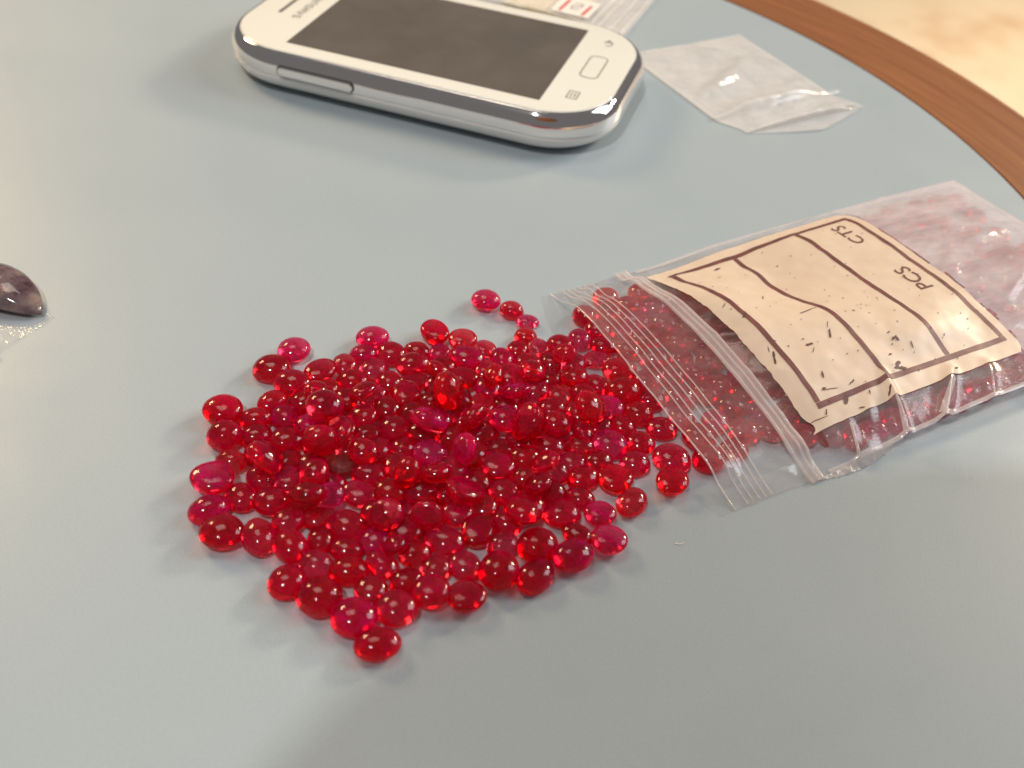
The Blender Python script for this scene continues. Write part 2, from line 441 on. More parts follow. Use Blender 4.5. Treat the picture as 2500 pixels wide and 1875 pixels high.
# ------------------------------------------------------------------ gemstones
GEMS = """
5269,-9754,181,832,3,-2,555,595,575,357,1,1
5133,-10335,175,963,0,1,269,670,625,347,1,0
5676,-10590,194,997,18,-13,77,670,565,383,1,0
5984,-10107,161,5,600,-800,-2,631,494,317,1,0
6285,-9710,140,875,-3,9,-483,520,447,277,1,0
6441,-8832,173,942,2,1,336,609,527,341,1,1
6475,-9309,148,979,-1,1,205,520,446,292,1,1
6807,-9600,137,768,-2,-4,641,589,487,270,1,0
6938,-9071,149,965,0,-2,-264,607,557,294,1,0
7342,-8790,125,996,10,-4,-86,504,418,247,1,0
7453,-9236,181,944,1,0,331,644,524,357,1,0
7761,-8681,114,786,2,18,-619,520,414,222,1,0
8064,-9464,432,13,-192,-298,-935,520,394,260,1,0
7223,-9820,146,494,-9,4,869,559,463,287,1,0
7634,-9617,114,6,974,224,-18,520,393,222,1,0
6629,-10086,171,0,-10,-5,1000,608,548,338,1,0
6984,-10425,365,565,73,-122,-813,520,396,218,1,0
6288,-10783,402,803,-36,235,546,520,432,289,1,0
6610,-11158,508,922,4,56,384,646,619,422,1,0
6592,-10942,172,415,11,-4,910,564,486,340,1,0
4922,-11683,199,5,79,-997,0,670,616,394,1,0
5241,-12179,206,866,11,-7,-500,599,572,409,1,0
5492,-11587,149,965,7,-7,264,574,433,294,1,0
5549,-11100,142,810,-12,3,586,560,445,279,1,0
5946,-11378,162,354,-1,-19,935,570,476,319,1,0
7161,-10818,159,965,61,-94,-238,544,505,269,1,0
7792,-10911,185,935,6,-61,-349,591,549,354,1,0
7131,-11583,407,646,396,-308,-576,529,427,263,1,0
6226,-11825,153,384,-13,1,-923,625,561,301,1,0
6919,-11920,484,901,382,195,60,595,510,360,1,0
7413,-11171,129,914,15,7,404,520,422,253,1,0
7744,-11456,144,690,-5,-1,724,573,441,284,1,0
8140,-10021,158,904,-7,-13,428,520,496,311,1,0
8387,-10734,469,942,-268,140,144,640,508,357,1,1
8578,-11196,161,996,-22,21,79,598,579,314,1,1
6268,-12550,444,916,-190,327,137,670,571,313,1,0
5614,-12623,152,33,3,-5,-999,520,431,301,1,0
5589,-13129,180,3,981,196,-1,670,610,356,1,2
6465,-12247,121,701,-4,5,713,520,416,238,1,0
7342,-12034,149,3,980,197,18,520,425,292,1,4
7849,-12046,163,997,-1,14,81,602,469,321,1,0
7618,-11751,354,96,35,-46,994,520,465,292,1,0
8504,-12027,485,612,251,240,-710,520,441,290,1,0
8115,-11256,146,690,2,-10,-724,520,426,287,1,0
6252,-12792,155,947,1,63,-314,539,417,292,1,0
7100,-12507,391,518,8,-39,854,520,456,313,1,0
8951,-11813,437,709,-340,20,618,520,490,321,1,0
8034,-6846,172,998,-1,0,71,568,543,340,1,1
8606,-6892,145,990,-1,2,-138,486,425,285,1,0
8997,-7068,99,978,0,-1,208,457,364,195,1,1
9118,-7556,134,196,0,-2,981,440,430,264,1,0
9456,-7823,136,1,-975,224,7,471,398,269,1,0
10020,-6475,161,431,-2,-3,902,534,461,318,1,0
10124,-7215,149,524,-4,-9,852,512,468,294,1,0
8045,-8206,157,3,957,291,5,537,498,309,1,0
8501,-8227,112,11,-990,143,-1,440,423,220,1,0
8299,-8654,174,997,1,14,75,670,566,343,1,1
8923,-8416,159,878,15,16,-478,588,456,312,1,1
9105,-8015,138,703,2,-10,-711,520,439,272,1,0
9609,-8718,384,563,-112,-27,-819,520,477,305,1,0
10026,-8045,393,951,228,-133,163,440,375,262,1,0
10199,-7956,148,732,1,-5,681,520,502,293,1,0
10581,-7670,110,6,387,-922,-6,520,414,215,1,0
10602,-7237,144,0,10,1000,3,517,444,284,1,0
8996,-9240,474,610,-226,-324,687,520,390,274,1,0
8464,-10016,561,875,-48,475,-77,670,634,424,1,0
9013,-9770,151,7,-804,595,3,557,445,297,1,0
9465,-9281,282,215,946,-108,218,592,492,287,1,1
9924,-8533,130,460,-3,13,-888,520,458,256,1,0
9794,-8104,144,834,-4,-21,-552,520,427,283,1,0
10348,-8388,198,386,27,-87,-918,520,505,339,1,0
9395,-9590,136,965,-14,0,-261,582,466,266,1,0
10212,-8893,120,903,-12,23,-428,520,442,233,1,0
9771,-9446,143,561,11,-1,828,520,416,282,1,0
10883,-9324,471,463,-277,113,-834,646,612,374,1,0
9045,-10334,417,639,-514,-356,449,599,457,320,1,0
9252,-10408,152,840,-11,-4,543,594,536,300,1,0
9988,-10162,494,428,-550,717,-12,660,599,382,1,0
10424,-9857,399,838,-56,32,-541,520,509,282,1,0
10542,-9816,136,970,-5,18,243,520,454,267,1,0
9191,-11204,522,798,387,-460,-39,526,506,357,1,1
9904,-10302,122,991,-10,10,-134,520,409,239,1,0
9646,-10651,150,261,0,-2,-965,552,435,297,1,0
10520,-10840,402,30,283,85,-955,527,404,220,1,0
10898,-10407,120,1000,-1,9,29,520,445,236,1,0
11404,-9766,167,332,5,7,943,635,612,329,1,0
10789,-8355,135,970,6,13,-243,520,395,266,1,0
11077,-7831,175,0,961,276,-1,644,581,346,1,0
11296,-8384,203,359,8,8,-933,670,601,402,1,0
10897,-9697,179,816,-230,-7,-530,520,389,260,1,0
10930,-10024,138,115,6,8,-993,520,388,272,1,0
11112,-9375,124,868,-16,22,496,520,422,240,1,0
11505,-9245,146,308,57,33,949,520,471,274,1,0
11891,-9521,142,943,1,2,333,526,488,280,1,0
11837,-8377,152,946,-3,3,323,559,443,300,1,0
12165,-9000,140,51,4,-8,-999,548,508,275,1,0
11318,-10254,153,414,5,-1,-910,520,420,301,1,0
11686,-10562,155,5,225,-974,10,596,579,305,1,0
11916,-10051,161,415,11,-13,-910,550,505,317,1,0
12073,-10898,141,811,0,-3,585,622,472,277,1,0
12492,-9691,164,999,0,-2,-46,670,622,325,1,0
12613,-10252,157,3,602,-799,-1,578,523,309,1,0
8696,-11647,117,716,-6,-18,-697,520,428,227,1,0
9500,-12012,402,148,866,427,-216,668,583,320,1,3
10050,-11521,156,998,-16,55,-35,595,541,292,1,0
10278,-11119,161,958,90,-15,271,520,439,301,1,0
11241,-11156,134,999,-18,5,-37,526,410,264,1,0
10491,-12043,448,912,-112,-80,-386,617,533,348,1,0
11057,-11595,147,981,-10,-3,194,624,532,289,1,0
11650,-11395,143,4,981,194,2,520,470,281,1,1
9832,-11940,129,524,-12,-8,852,520,486,254,1,0
9213,-11912,160,849,-15,14,528,584,456,314,1,0
9133,-12653,390,477,-868,48,129,525,458,271,1,0
9503,-12272,161,5,589,808,3,528,497,318,1,0
10544,-11355,388,882,5,-332,-333,520,473,290,1,0
5832,-13670,172,930,1,1,367,640,492,339,1,0
6265,-14006,189,990,0,0,138,670,626,374,1,0
6822,-13868,183,893,0,8,-449,670,507,361,1,0
6658,-13174,172,997,-3,-8,83,561,544,339,1,0
6152,-13235,140,921,9,9,-390,566,504,276,1,0
7080,-13415,156,860,-17,-13,510,554,458,307,1,0
7352,-13853,178,943,8,2,-333,620,494,352,1,0
7250,-13029,495,945,-259,-57,190,585,484,309,1,0
7504,-12758,258,859,172,142,461,532,429,234,1,1
7469,-13136,113,887,12,-17,462,530,419,219,1,0
7954,-13127,161,1000,-6,7,-22,620,562,317,1,0
8539,-12910,427,896,243,-84,362,523,507,300,1,0
7701,-13537,129,832,0,-4,-555,523,407,253,1,0
8152,-13554,132,63,-8,-3,-998,520,416,261,1,0
8870,-13337,329,809,-46,-448,-378,520,400,287,1,0
8500,-13247,138,235,11,22,-972,520,496,270,1,0
8787,-13638,153,5,-974,227,9,558,422,301,1,0
9172,-13261,154,927,5,16,375,520,422,303,1,0
9105,-12523,139,677,-1,5,-736,527,509,273,1,0
7612,-14446,167,813,-4,1,582,584,553,329,1,0
8374,-13926,168,982,8,0,190,605,480,332,1,0
7864,-13999,165,996,-15,6,-90,520,486,326,1,0
8192,-14532,214,996,0,2,86,665,625,423,1,0
8818,-14110,133,513,-7,-13,858,520,487,261,1,0
8805,-14661,188,922,-1,1,388,670,628,372,1,1
9311,-14289,178,896,0,-3,444,618,594,352,1,0
9295,-14930,160,958,1,-1,286,667,507,317,1,0
9253,-13753,132,938,10,10,348,520,450,258,1,0
9571,-13382,132,791,-3,7,612,520,463,260,1,0
8677,-12510,131,796,-29,58,602,520,389,239,1,0
10193,-13718,141,1,949,315,0,577,525,277,1,0
10493,-13101,211,745,-2,-3,-668,657,604,418,1,0
11039,-12934,153,585,-2,4,-811,660,516,302,1,0
10889,-12371,178,955,12,-5,295,646,601,351,1,0
11475,-12377,186,455,-1,1,-890,670,547,368,1,0
11923,-11861,146,3,981,192,-3,572,527,288,1,1
9504,-12852,167,1000,-5,-9,30,657,511,329,1,0
9931,-12497,166,20,-731,-682,-4,601,526,327,1,0
9962,-13161,135,215,-8,-4,977,588,477,266,1,0
9686,-13866,188,6,-867,-498,-12,557,539,372,1,0
10388,-12569,153,890,-2,7,455,520,455,301,1,0
11416,-11907,117,990,0,-8,-140,520,387,229,1,0
9837,-7595,172,909,-7,3,-416,562,531,340,0,0
6747,-10552,151,2,-381,-925,1,559,466,299,0,0
7976,-10456,174,690,1,-6,723,564,539,345,0,0
10124,-10703,177,773,4,1,634,578,547,350,0,0
7296,-11616,157,11,-330,944,-2,555,484,310,0,0
8312,-12265,175,30,3,-3,-1000,564,542,347,0,0
10202,-9364,169,919,1,-7,394,582,521,333,0,0
9765,-11095,185,2,187,-982,-1,591,573,367,0,0
8550,-9759,169,365,-5,2,931,586,521,333,0,0
6085,-10929,168,936,3,-9,352,569,519,332,0,0
10423,-10287,184,977,-7,-1,-215,613,567,363,0,0
8438,-10380,141,403,-2,2,915,529,435,279,0,0
7876,-12504,160,7,29,-1000,0,579,494,316,0,0
9254,-8860,186,0,79,997,-8,595,575,368,0,0
8863,-12928,172,1,118,993,-1,550,531,340,0,0
6286,-10464,147,542,4,-4,-840,542,454,291,0,0
10043,-9877,191,937,-5,3,-349,609,591,378,0,0
7344,-12453,147,70,2,9,-998,549,453,290,0,0
6015,-12338,179,302,4,4,953,576,553,354,0,0
6775,-11722,176,190,2,-1,-982,573,544,348,0,0
7482,-8238,164,6,-314,-949,-6,601,506,324,0,0
8072,-9556,157,617,0,4,787,574,485,310,0,0
9533,-10015,264,985,11,2,173,593,559,358,0,0
11676,-8826,167,1000,-1,-11,23,558,516,330,0,0
10645,-8760,168,963,4,-3,-270,580,519,332,0,0
8450,-9249,166,3,-968,-252,4,541,512,328,0,0
10537,-11688,166,797,2,-1,-604,605,511,327,0,0
8826,-10200,145,622,1,-1,-783,536,446,286,0,0
10650,-10781,166,997,-5,0,-78,585,512,327,0,0
10742,-11232,155,1000,8,-7,-18,563,477,305,0,0
10685,-9268,170,438,-3,3,899,584,526,336,0,0
9254,-10960,180,888,-5,1,-459,577,556,356,0,0
7968,-9080,153,849,2,3,528,562,473,303,0,0
6679,-12670,159,3,360,933,6,531,489,313,0,0
6454,-11366,148,6,-948,-317,-6,550,457,292,0,0
8809,-10718,183,913,-2,5,409,602,565,362,0,0
9546,-11544,167,988,-2,-1,-152,531,514,329,0,0
7658,-10053,162,4,-808,588,7,568,501,321,0,0
8266,-11741,175,5,418,909,-9,614,541,346,0,0
8956,-9273,161,458,2,-2,889,604,497,318,0,0
11142,-8916,167,2,-182,983,-5,579,514,329,0,0
9434,-8367,170,756,-9,0,-654,556,525,336,0,0
8290,-10807,157,121,0,-2,-993,565,485,310,0,0
8790,-12106,199,898,-1,3,-439,606,574,367,0,0
7091,-10250,145,3,337,-941,-1,526,446,286,0,0
9768,-8969,157,831,0,-10,-557,560,483,309,0,0
6969,-11269,157,6,-972,235,3,522,485,311,0,0
5707,-11954,151,942,-1,3,335,540,466,298,0,0
7113,-12893,170,839,1,-10,544,564,525,336,0,0
8751,-8842,148,3,-811,-585,1,537,455,292,0,0
9064,-11428,179,761,3,1,-649,577,553,354,0,0
7472,-10502,162,968,4,-4,-251,582,499,319,0,0
11177,-10738,156,873,6,2,488,575,480,307,0,0
8323,-12780,173,816,1,3,-578,559,535,342,0,0
6895,-12228,170,790,-1,4,-613,547,525,336,0,0
10290,-12121,157,996,4,2,92,546,485,310,0,0
11925,-6527,172,993,4,0,117,571,531,340,2,0
12304,-8104,181,812,1,1,584,597,560,358,2,0
13039,-8480,159,709,4,0,706,562,490,314,2,0
11841,-5558,187,843,-3,1,-537,598,580,371,2,0
14054,-8293,154,111,5,0,-994,532,474,304,2,0
14234,-7805,160,637,1,2,771,601,493,316,2,0
12840,-8976,177,3,-5,-2,-1000,604,548,351,2,0
13259,-7971,186,796,3,-2,605,598,575,368,2,0
11356,-6753,165,87,-2,4,-996,601,508,325,2,0
13002,-7410,148,202,-1,4,979,521,456,292,2,0
12108,-6990,154,834,-1,-4,552,522,474,304,2,0
12653,-6854,160,1000,-1,2,2,526,493,316,2,0
11628,-7221,173,21,2,-1,-1000,618,534,342,2,0
11646,-7906,169,970,1,2,244,598,522,334,2,0
12487,-7315,169,1000,-3,3,12,574,522,334,2,0
12047,-7564,160,783,-5,0,-622,581,495,317,2,0
11583,-6109,178,65,2,1,998,596,549,351,2,0
12448,-6392,174,633,2,3,-774,563,539,345,2,0
10766,-5809,165,993,0,0,-114,530,509,326,2,0
14584,-8205,166,0,-321,947,0,605,512,327,2,0
10848,-6730,147,1,731,682,3,525,453,290,2,0
13501,-7490,153,2,202,-979,-2,565,471,302,2,0
11282,-5649,184,942,-3,0,335,596,567,363,2,0
10907,-5281,165,131,0,-4,-991,536,509,326,2,0
10459,-6238,183,362,-4,-2,932,599,565,362,2,0
12727,-7785,165,243,1,1,970,596,509,326,2,0
10385,-6822,160,10,6,-4,1000,521,494,316,2,0
10251,-5734,160,821,0,0,571,576,494,316,2,0
13480,-9022,143,121,1,1,-993,523,439,281,2,0
13781,-7887,147,857,-3,3,-515,531,452,289,2,0
11085,-7165,151,950,0,3,-312,538,465,298,2,0
13104,-9448,179,325,0,7,-946,586,554,355,2,0
11031,-6263,164,999,-1,-1,35,603,506,324,2,0
11540,-5159,144,314,-4,0,-949,540,444,284,2,0
12450,-8611,152,924,-1,0,-384,524,469,300,2,0
13563,-8542,177,986,4,-1,165,614,546,349,2,0
13290,-7036,165,836,3,2,-549,553,510,327,2,0
12131,-6000,161,353,-1,-6,-936,597,498,319,2,0
15514,-7822,148,723,2,0,-690,593,488,293,2,0
15851,-7469,138,1000,1,1,-4,520,455,273,2,0
16199,-7103,173,916,2,1,-402,597,570,342,2,0
16575,-6709,157,972,1,2,235,565,516,309,2,0
16924,-6343,146,818,2,0,-575,551,479,287,2,0
17264,-5986,161,903,2,1,-429,583,531,319,2,0
17735,-5492,161,980,1,2,199,584,530,318,2,0
18101,-5108,139,974,1,2,225,537,457,274,2,0
18365,-4691,155,323,-1,2,946,540,511,307,2,0
18756,-4420,138,678,0,2,735,546,452,271,2,0
19100,-4060,161,961,1,2,277,547,529,317,2,0
19464,-3677,162,687,2,0,-726,552,532,319,2,0
15272,-7315,160,4,-931,365,-1,581,492,315,2,0
19859,-3115,160,488,0,-3,873,601,493,316,2,0
20121,-2222,153,958,5,1,-287,549,470,301,2,0
19079,-3327,167,631,3,0,-776,613,517,331,2,0
15683,-7019,154,505,3,1,863,537,474,303,2,0
18391,-4108,166,877,-3,1,480,587,512,328,2,0
16643,-5926,156,522,-1,-8,-853,550,482,308,2,0
20634,-2450,164,186,2,4,983,613,507,325,2,0
20505,-1925,164,4,-793,-609,-1,537,506,324,2,0
15052,-7959,153,261,-2,-4,965,560,472,302,2,0
17203,-5437,170,547,-3,-1,837,588,525,336,2,0
21025,-1940,172,353,-5,0,936,594,531,340,2,0
18894,-1980,158,727,1,-4,-687,573,488,313,2,0
16814,-1671,164,611,8,4,-792,533,506,324,2,0
18174,-2775,150,768,0,-1,641,551,461,295,2,0
17233,185,166,761,3,0,-649,601,514,329,2,0
16881,1316,166,998,2,2,-55,569,513,328,2,0
16315,-1598,170,403,3,7,-915,562,524,335,2,0
19221,-1591,148,311,-2,3,-950,525,457,293,2,0
16870,-695,161,998,-1,-5,60,598,496,318,2,0
18823,-565,149,909,0,-3,-418,525,461,295,2,0
17596,-2411,172,927,-1,-1,376,549,532,340,2,0
15536,-178,157,32,2,0,999,563,484,310,2,0
16369,874,157,222,1,1,-975,555,485,310,2,0
16891,670,176,0,-556,831,0,561,543,347,2,0
19676,-670,156,273,1,0,-962,574,482,309,2,0
17430,-874,177,45,4,-2,-999,594,546,350,2,0
20509,-1448,145,3,-986,167,-1,529,447,286,2,0
20136,-1093,178,118,4,-5,-993,570,551,353,2,0
15771,-683,189,433,-2,-3,901,603,585,374,2,0
19493,-1174,160,590,5,1,807,551,492,315,2,0
18318,-82,165,999,-2,-5,42,559,510,327,2,0
17859,-378,177,983,-1,-1,186,565,548,351,2,0
18150,-1607,185,324,-1,2,-946,598,571,365,2,0
17712,1121,164,3,903,-429,2,551,506,324,2,0
15226,-563,167,3,258,966,-1,561,514,329,2,0
16404,252,177,743,-2,-1,669,564,545,349,2,0
17616,550,166,811,3,4,586,569,511,327,2,0
19884,-1716,158,520,-3,1,854,575,489,313,2,0
19395,-2868,164,695,0,-3,-719,581,505,323,2,0
16681,-2172,174,27,-1,1,1000,595,538,344,2,0
17275,1634,164,397,-5,-2,918,546,506,324,2,0
17246,-1389,175,783,4,-2,-622,589,540,346,2,0
15361,-1313,188,229,3,0,-973,618,580,371,2,0
18891,-2742,160,1000,1,0,-7,570,494,316,2,0
18140,-1049,172,106,-1,3,994,607,532,340,2,0
18122,-3297,168,1,-320,-947,-3,585,519,332,2,0
19412,-2037,171,992,-5,-4,124,596,528,338,2,0
18258,559,146,862,4,-1,-508,537,450,288,2,0
18905,81,165,985,0,0,-175,584,508,325,2,0
15767,267,164,0,980,200,-3,568,506,324,2,0
18997,-1032,167,990,5,2,144,578,514,329,2,0
16856,-147,162,937,3,2,-349,592,501,321,2,0
18069,-2170,176,657,0,2,754,591,544,348,2,0
19224,-320,151,790,3,-5,613,557,466,299,2,0
16045,-138,157,578,-1,-1,-816,551,483,309,2,0
16330,-892,164,147,2,-3,989,527,507,325,2,0
14738,-752,156,2,289,-957,8,557,480,307,2,0
17645,-1795,167,859,-1,-6,-512,611,516,330,2,0
18669,-3654,166,264,1,-5,965,536,513,328,2,0
17707,-2945,171,617,2,-1,-787,604,529,339,2,0
18681,-1477,170,768,0,2,640,589,526,337,2,0
17980,-3779,167,3,169,986,-1,591,516,330,2,0
18330,-569,153,954,-3,-1,300,569,471,301,2,0
19713,-2459,155,676,-3,2,737,562,479,307,2,0
18621,-3170,151,3,-945,-327,-3,542,466,298,2,0
17213,-2762,169,951,2,-1,-308,564,521,334,2,0
17351,-353,156,834,-2,0,551,570,481,308,2,0
16763,-1171,162,238,-4,-2,971,538,499,319,2,0
17723,-1302,143,372,5,6,928,524,441,282,2,0
17212,-2047,163,974,0,-3,-229,568,502,321,2,0
15805,-1770,166,590,2,4,-807,551,512,328,2,0
16444,-409,161,640,-2,-1,768,521,497,318,2,0
15926,-1233,181,809,1,-3,588,588,560,358,2,0
18539,-2384,165,917,0,-17,400,588,507,324,2,0
15959,-4771,150,686,1,-2,-728,562,461,295,2,0
15376,-2100,171,227,3,-1,-974,549,528,338,2,0
13883,-2726,176,4,451,-892,5,597,545,349,2,0
16663,-5415,163,704,2,-5,710,522,503,322,2,0
14221,-1294,188,962,3,1,274,601,582,373,2,0
16329,-2986,171,870,-4,0,-494,554,527,337,2,0
15178,-4109,183,951,3,2,-309,617,566,363,2,0
14792,-1240,170,144,2,4,-990,591,526,337,2,0
13704,-5256,162,4,-2,2,1000,539,501,321,2,0
16069,-3816,171,732,-3,4,-681,580,527,337,2,0
15720,-6028,157,999,3,4,38,571,483,309,2,0
14196,-5763,158,577,3,0,-816,568,488,312,2,0
14106,-6775,150,279,2,5,960,542,463,296,2,0
13350,-6133,169,961,2,-1,276,557,521,334,2,0
15578,-5081,143,971,-3,2,239,522,442,283,2,0
13857,-1676,160,352,-2,1,936,532,494,316,2,0
17395,-4854,164,587,-4,-3,809,534,506,324,2,0
14801,-7014,187,588,-1,1,-809,595,577,369,2,0
12522,-5587,186,70,1,0,998,601,576,369,2,0
14244,-4056,190,1,-627,779,1,609,588,377,2,0
13707,-3213,156,247,-3,1,969,569,481,308,2,0
15106,-5296,169,423,3,-4,-906,564,521,333,2,0
11809,-4729,161,556,0,2,831,596,498,319,2,0
13100,-4014,186,0,971,241,4,595,576,369,2,0
13055,-6556,168,3,978,-206,3,575,518,332,2,0
16586,-4556,164,999,2,0,-35,542,507,324,2,0
16969,-3659,172,646,5,-3,763,605,532,340,2,0
13834,-7131,147,106,-2,0,994,520,453,290,2,0
14184,-5224,148,709,5,0,-705,557,457,292,2,0
14763,-7533,154,965,2,1,-264,534,475,304,2,0
15439,-3096,159,3,199,980,6,549,490,314,2,0
14006,-3602,147,510,-1,0,-860,522,452,289,2,0
12345,-4587,165,943,1,4,-334,526,509,326,2,0
13384,-4554,141,948,4,0,317,528,433,277,2,0
13427,-2551,145,338,7,0,-941,521,448,287,2,0
17459,-3794,163,648,4,-8,761,601,503,322,2,0
14758,-2982,172,0,-486,874,-2,567,531,340,2,0
14052,-2185,170,607,2,0,795,606,526,337,2,0
14701,-3804,158,877,10,0,-480,575,487,312,2,0
13050,-2903,174,265,0,3,964,611,538,344,2,0
16164,-6333,176,751,2,-1,-660,618,544,348,2,0
13596,-6622,173,865,0,0,-501,610,533,341,2,0
17946,-4434,154,9,898,440,1,577,475,304,2,0
15359,-2607,167,999,-1,0,-41,578,516,330,2,0
14556,-1995,180,1000,-3,3,29,592,555,355,2,0
14273,-3171,163,432,1,-1,-902,527,504,323,2,0
12862,-4518,180,519,1,1,855,576,557,356,2,0
14996,-4653,141,131,2,2,-991,523,436,279,2,0
16139,-4322,146,941,0,0,-338,522,449,287,2,0
16698,-2652,149,1000,0,-1,31,543,459,293,2,0
15829,-2280,154,469,0,-4,-883,536,475,304,2,0
15034,-6483,172,959,-1,2,-283,584,532,341,2,0
13075,-5531,163,855,-2,0,-519,546,502,321,2,0
13229,-5051,147,348,-3,6,937,547,453,290,2,0
12198,-5105,175,465,-1,-3,-885,609,540,345,2,0
16008,-5293,156,3,-936,351,-6,529,480,307,2,0
17300,-3268,162,2,371,929,-1,526,501,321,2,0
14596,-6093,178,998,-7,0,57,614,549,351,2,0
14009,-6276,180,6,-996,-84,3,582,557,356,2,0
13787,-4289,151,437,3,-3,899,528,467,299,2,0
12730,-5065,173,618,4,3,786,617,534,342,2,0
13531,-3677,166,835,-3,-1,550,543,512,328,2,0
16472,-3494,172,400,3,-1,916,551,530,339,2,0
13523,-2060,175,970,-2,1,242,560,540,346,2,0
15908,-3315,165,4,948,317,4,575,508,325,2,0
15006,-1722,163,889,-1,1,-458,572,504,323,2,0
14296,-4666,171,715,0,-1,-699,609,527,337,2,0
15572,-6513,173,412,-1,1,-911,566,534,341,2,0
16249,-2469,155,602,0,-1,-799,551,478,306,2,0
15690,-4180,148,422,0,-3,-907,547,455,291,2,0
13798,-4778,164,134,8,-3,991,532,506,324,2,0
16819,-3124,154,803,-1,5,595,528,475,304,2,0
17461,-4344,165,880,-6,-6,-475,554,508,325,2,0
15500,-4637,157,13,-2,1,1000,527,485,310,2,0
16388,-5000,159,994,1,2,-108,535,492,315,2,0
16905,-4970,170,409,-1,4,913,569,523,335,2,0
15851,-2796,167,0,715,699,-2,557,515,329,2,0
15570,-5551,156,933,-2,1,-361,577,482,308,2,0
14380,-2660,152,721,-1,0,693,544,469,300,2,0
15525,-3701,168,998,1,-1,-64,620,517,331,2,0
15043,-3424,177,0,-456,890,0,564,547,350,2,0
16180,-5759,165,145,-1,0,-989,554,508,325,2,0
14659,-5051,170,368,-5,-1,-930,594,525,336,2,0
12851,-6023,167,8,599,-801,0,600,516,330,2,0
13700,-5766,162,900,6,1,-436,603,499,320,2,0
14840,-2447,174,942,-2,5,334,569,539,345,2,0
14529,-6575,149,990,1,-1,-142,521,459,294,2,0
15149,-5944,184,744,0,3,-668,605,569,364,2,0
16973,-4222,165,677,2,-2,-736,562,508,325,2,0
14691,-4319,158,396,-1,-2,-918,532,487,311,2,0
14318,-7262,156,550,-1,6,835,581,483,309,2,0
14667,-5577,166,4,-951,309,1,586,511,327,2,0
"""
rows = [tuple(int(x) for x in l.split(',')) for l in GEMS.strip().splitlines()]
def cab_mesh(name, gz, pw, base_pw, seg=36, seed=0):
    """cabochon in a unit box: dome above the girdle at height gz, shallow belly below"""
    r_ = random.Random(seed)
    V = [(0, 0, .5)]
    nd_, nb = 9, 6
    lob = [(r_.uniform(-.02, .02), r_.uniform(0, 6.28)) for _ in range(3)]
    def rad(a):
        return .5 * (1 + sum(l[0] * math.cos((k + 2) * a + l[1]) for k, l in enumerate(lob)))
    rings = []
    for i in range(1, nd_ + 1):
        t = i / nd_ * math.pi / 2
        rings.append((math.sin(t) ** pw, gz + (.5 - gz) * math.cos(t) ** pw))
    rings.append((.992, gz - .035))
    for i in range(1, nb):
        t = i / nb * math.pi / 2
        rings.append((.975 * math.cos(t) ** base_pw, gz - .04 - (gz + .46) * math.sin(t) ** 1.1))
    for r, z in rings:
        for k in range(seg):
            a = 2 * math.pi * k / seg
            V.append((rad(a) * r * math.cos(a), rad(a) * r * math.sin(a), z))
    V.append((0, 0, -.5))
    Fc = [(0, 1 + k, 1 + (k + 1) % seg) for k in range(seg)]
    for j in range(len(rings) - 1):
        for k in range(seg):
            a, b = 1 + j * seg + k, 1 + j * seg + (k + 1) % seg
            Fc.append((a, a + seg, b + seg, b))
    e = len(V) - 1
    s = 1 + (len(rings) - 1) * seg
    Fc += [(s + k, e, s + (k + 1) % seg) for k in range(seg)]
    me = bpy.data.meshes.new(name)
    me.from_pydata(V, [], Fc)
    me.update()
    for p in me.polygons:
        p.use_smooth = True
    me.materials.append(RUBY[0])
    return me
GM = [cab_mesh('gemstone', gz, pw, bp, seed=i) for i, (gz, pw, bp) in enumerate([(-.20, .92, .8), (-.10, .95, .9), (-.26, .85, .6), (-.02, 1., 1.), (-.16, .9, .75)])]
O_ = Vector((137.5, -103.4, 0))
EU = Vector((.68991, .72390, 0)).normalized()
EV = Vector((-EU.y, EU.x, 0))
def pix(P):
    d = Vector(P) * MM - Vector(CAM)
    z = d.dot(AX_F)
    return (F_PX * d.dot(AX_R) / z + 1250, F_PX * d.dot(AX_D) / z + 937.5)
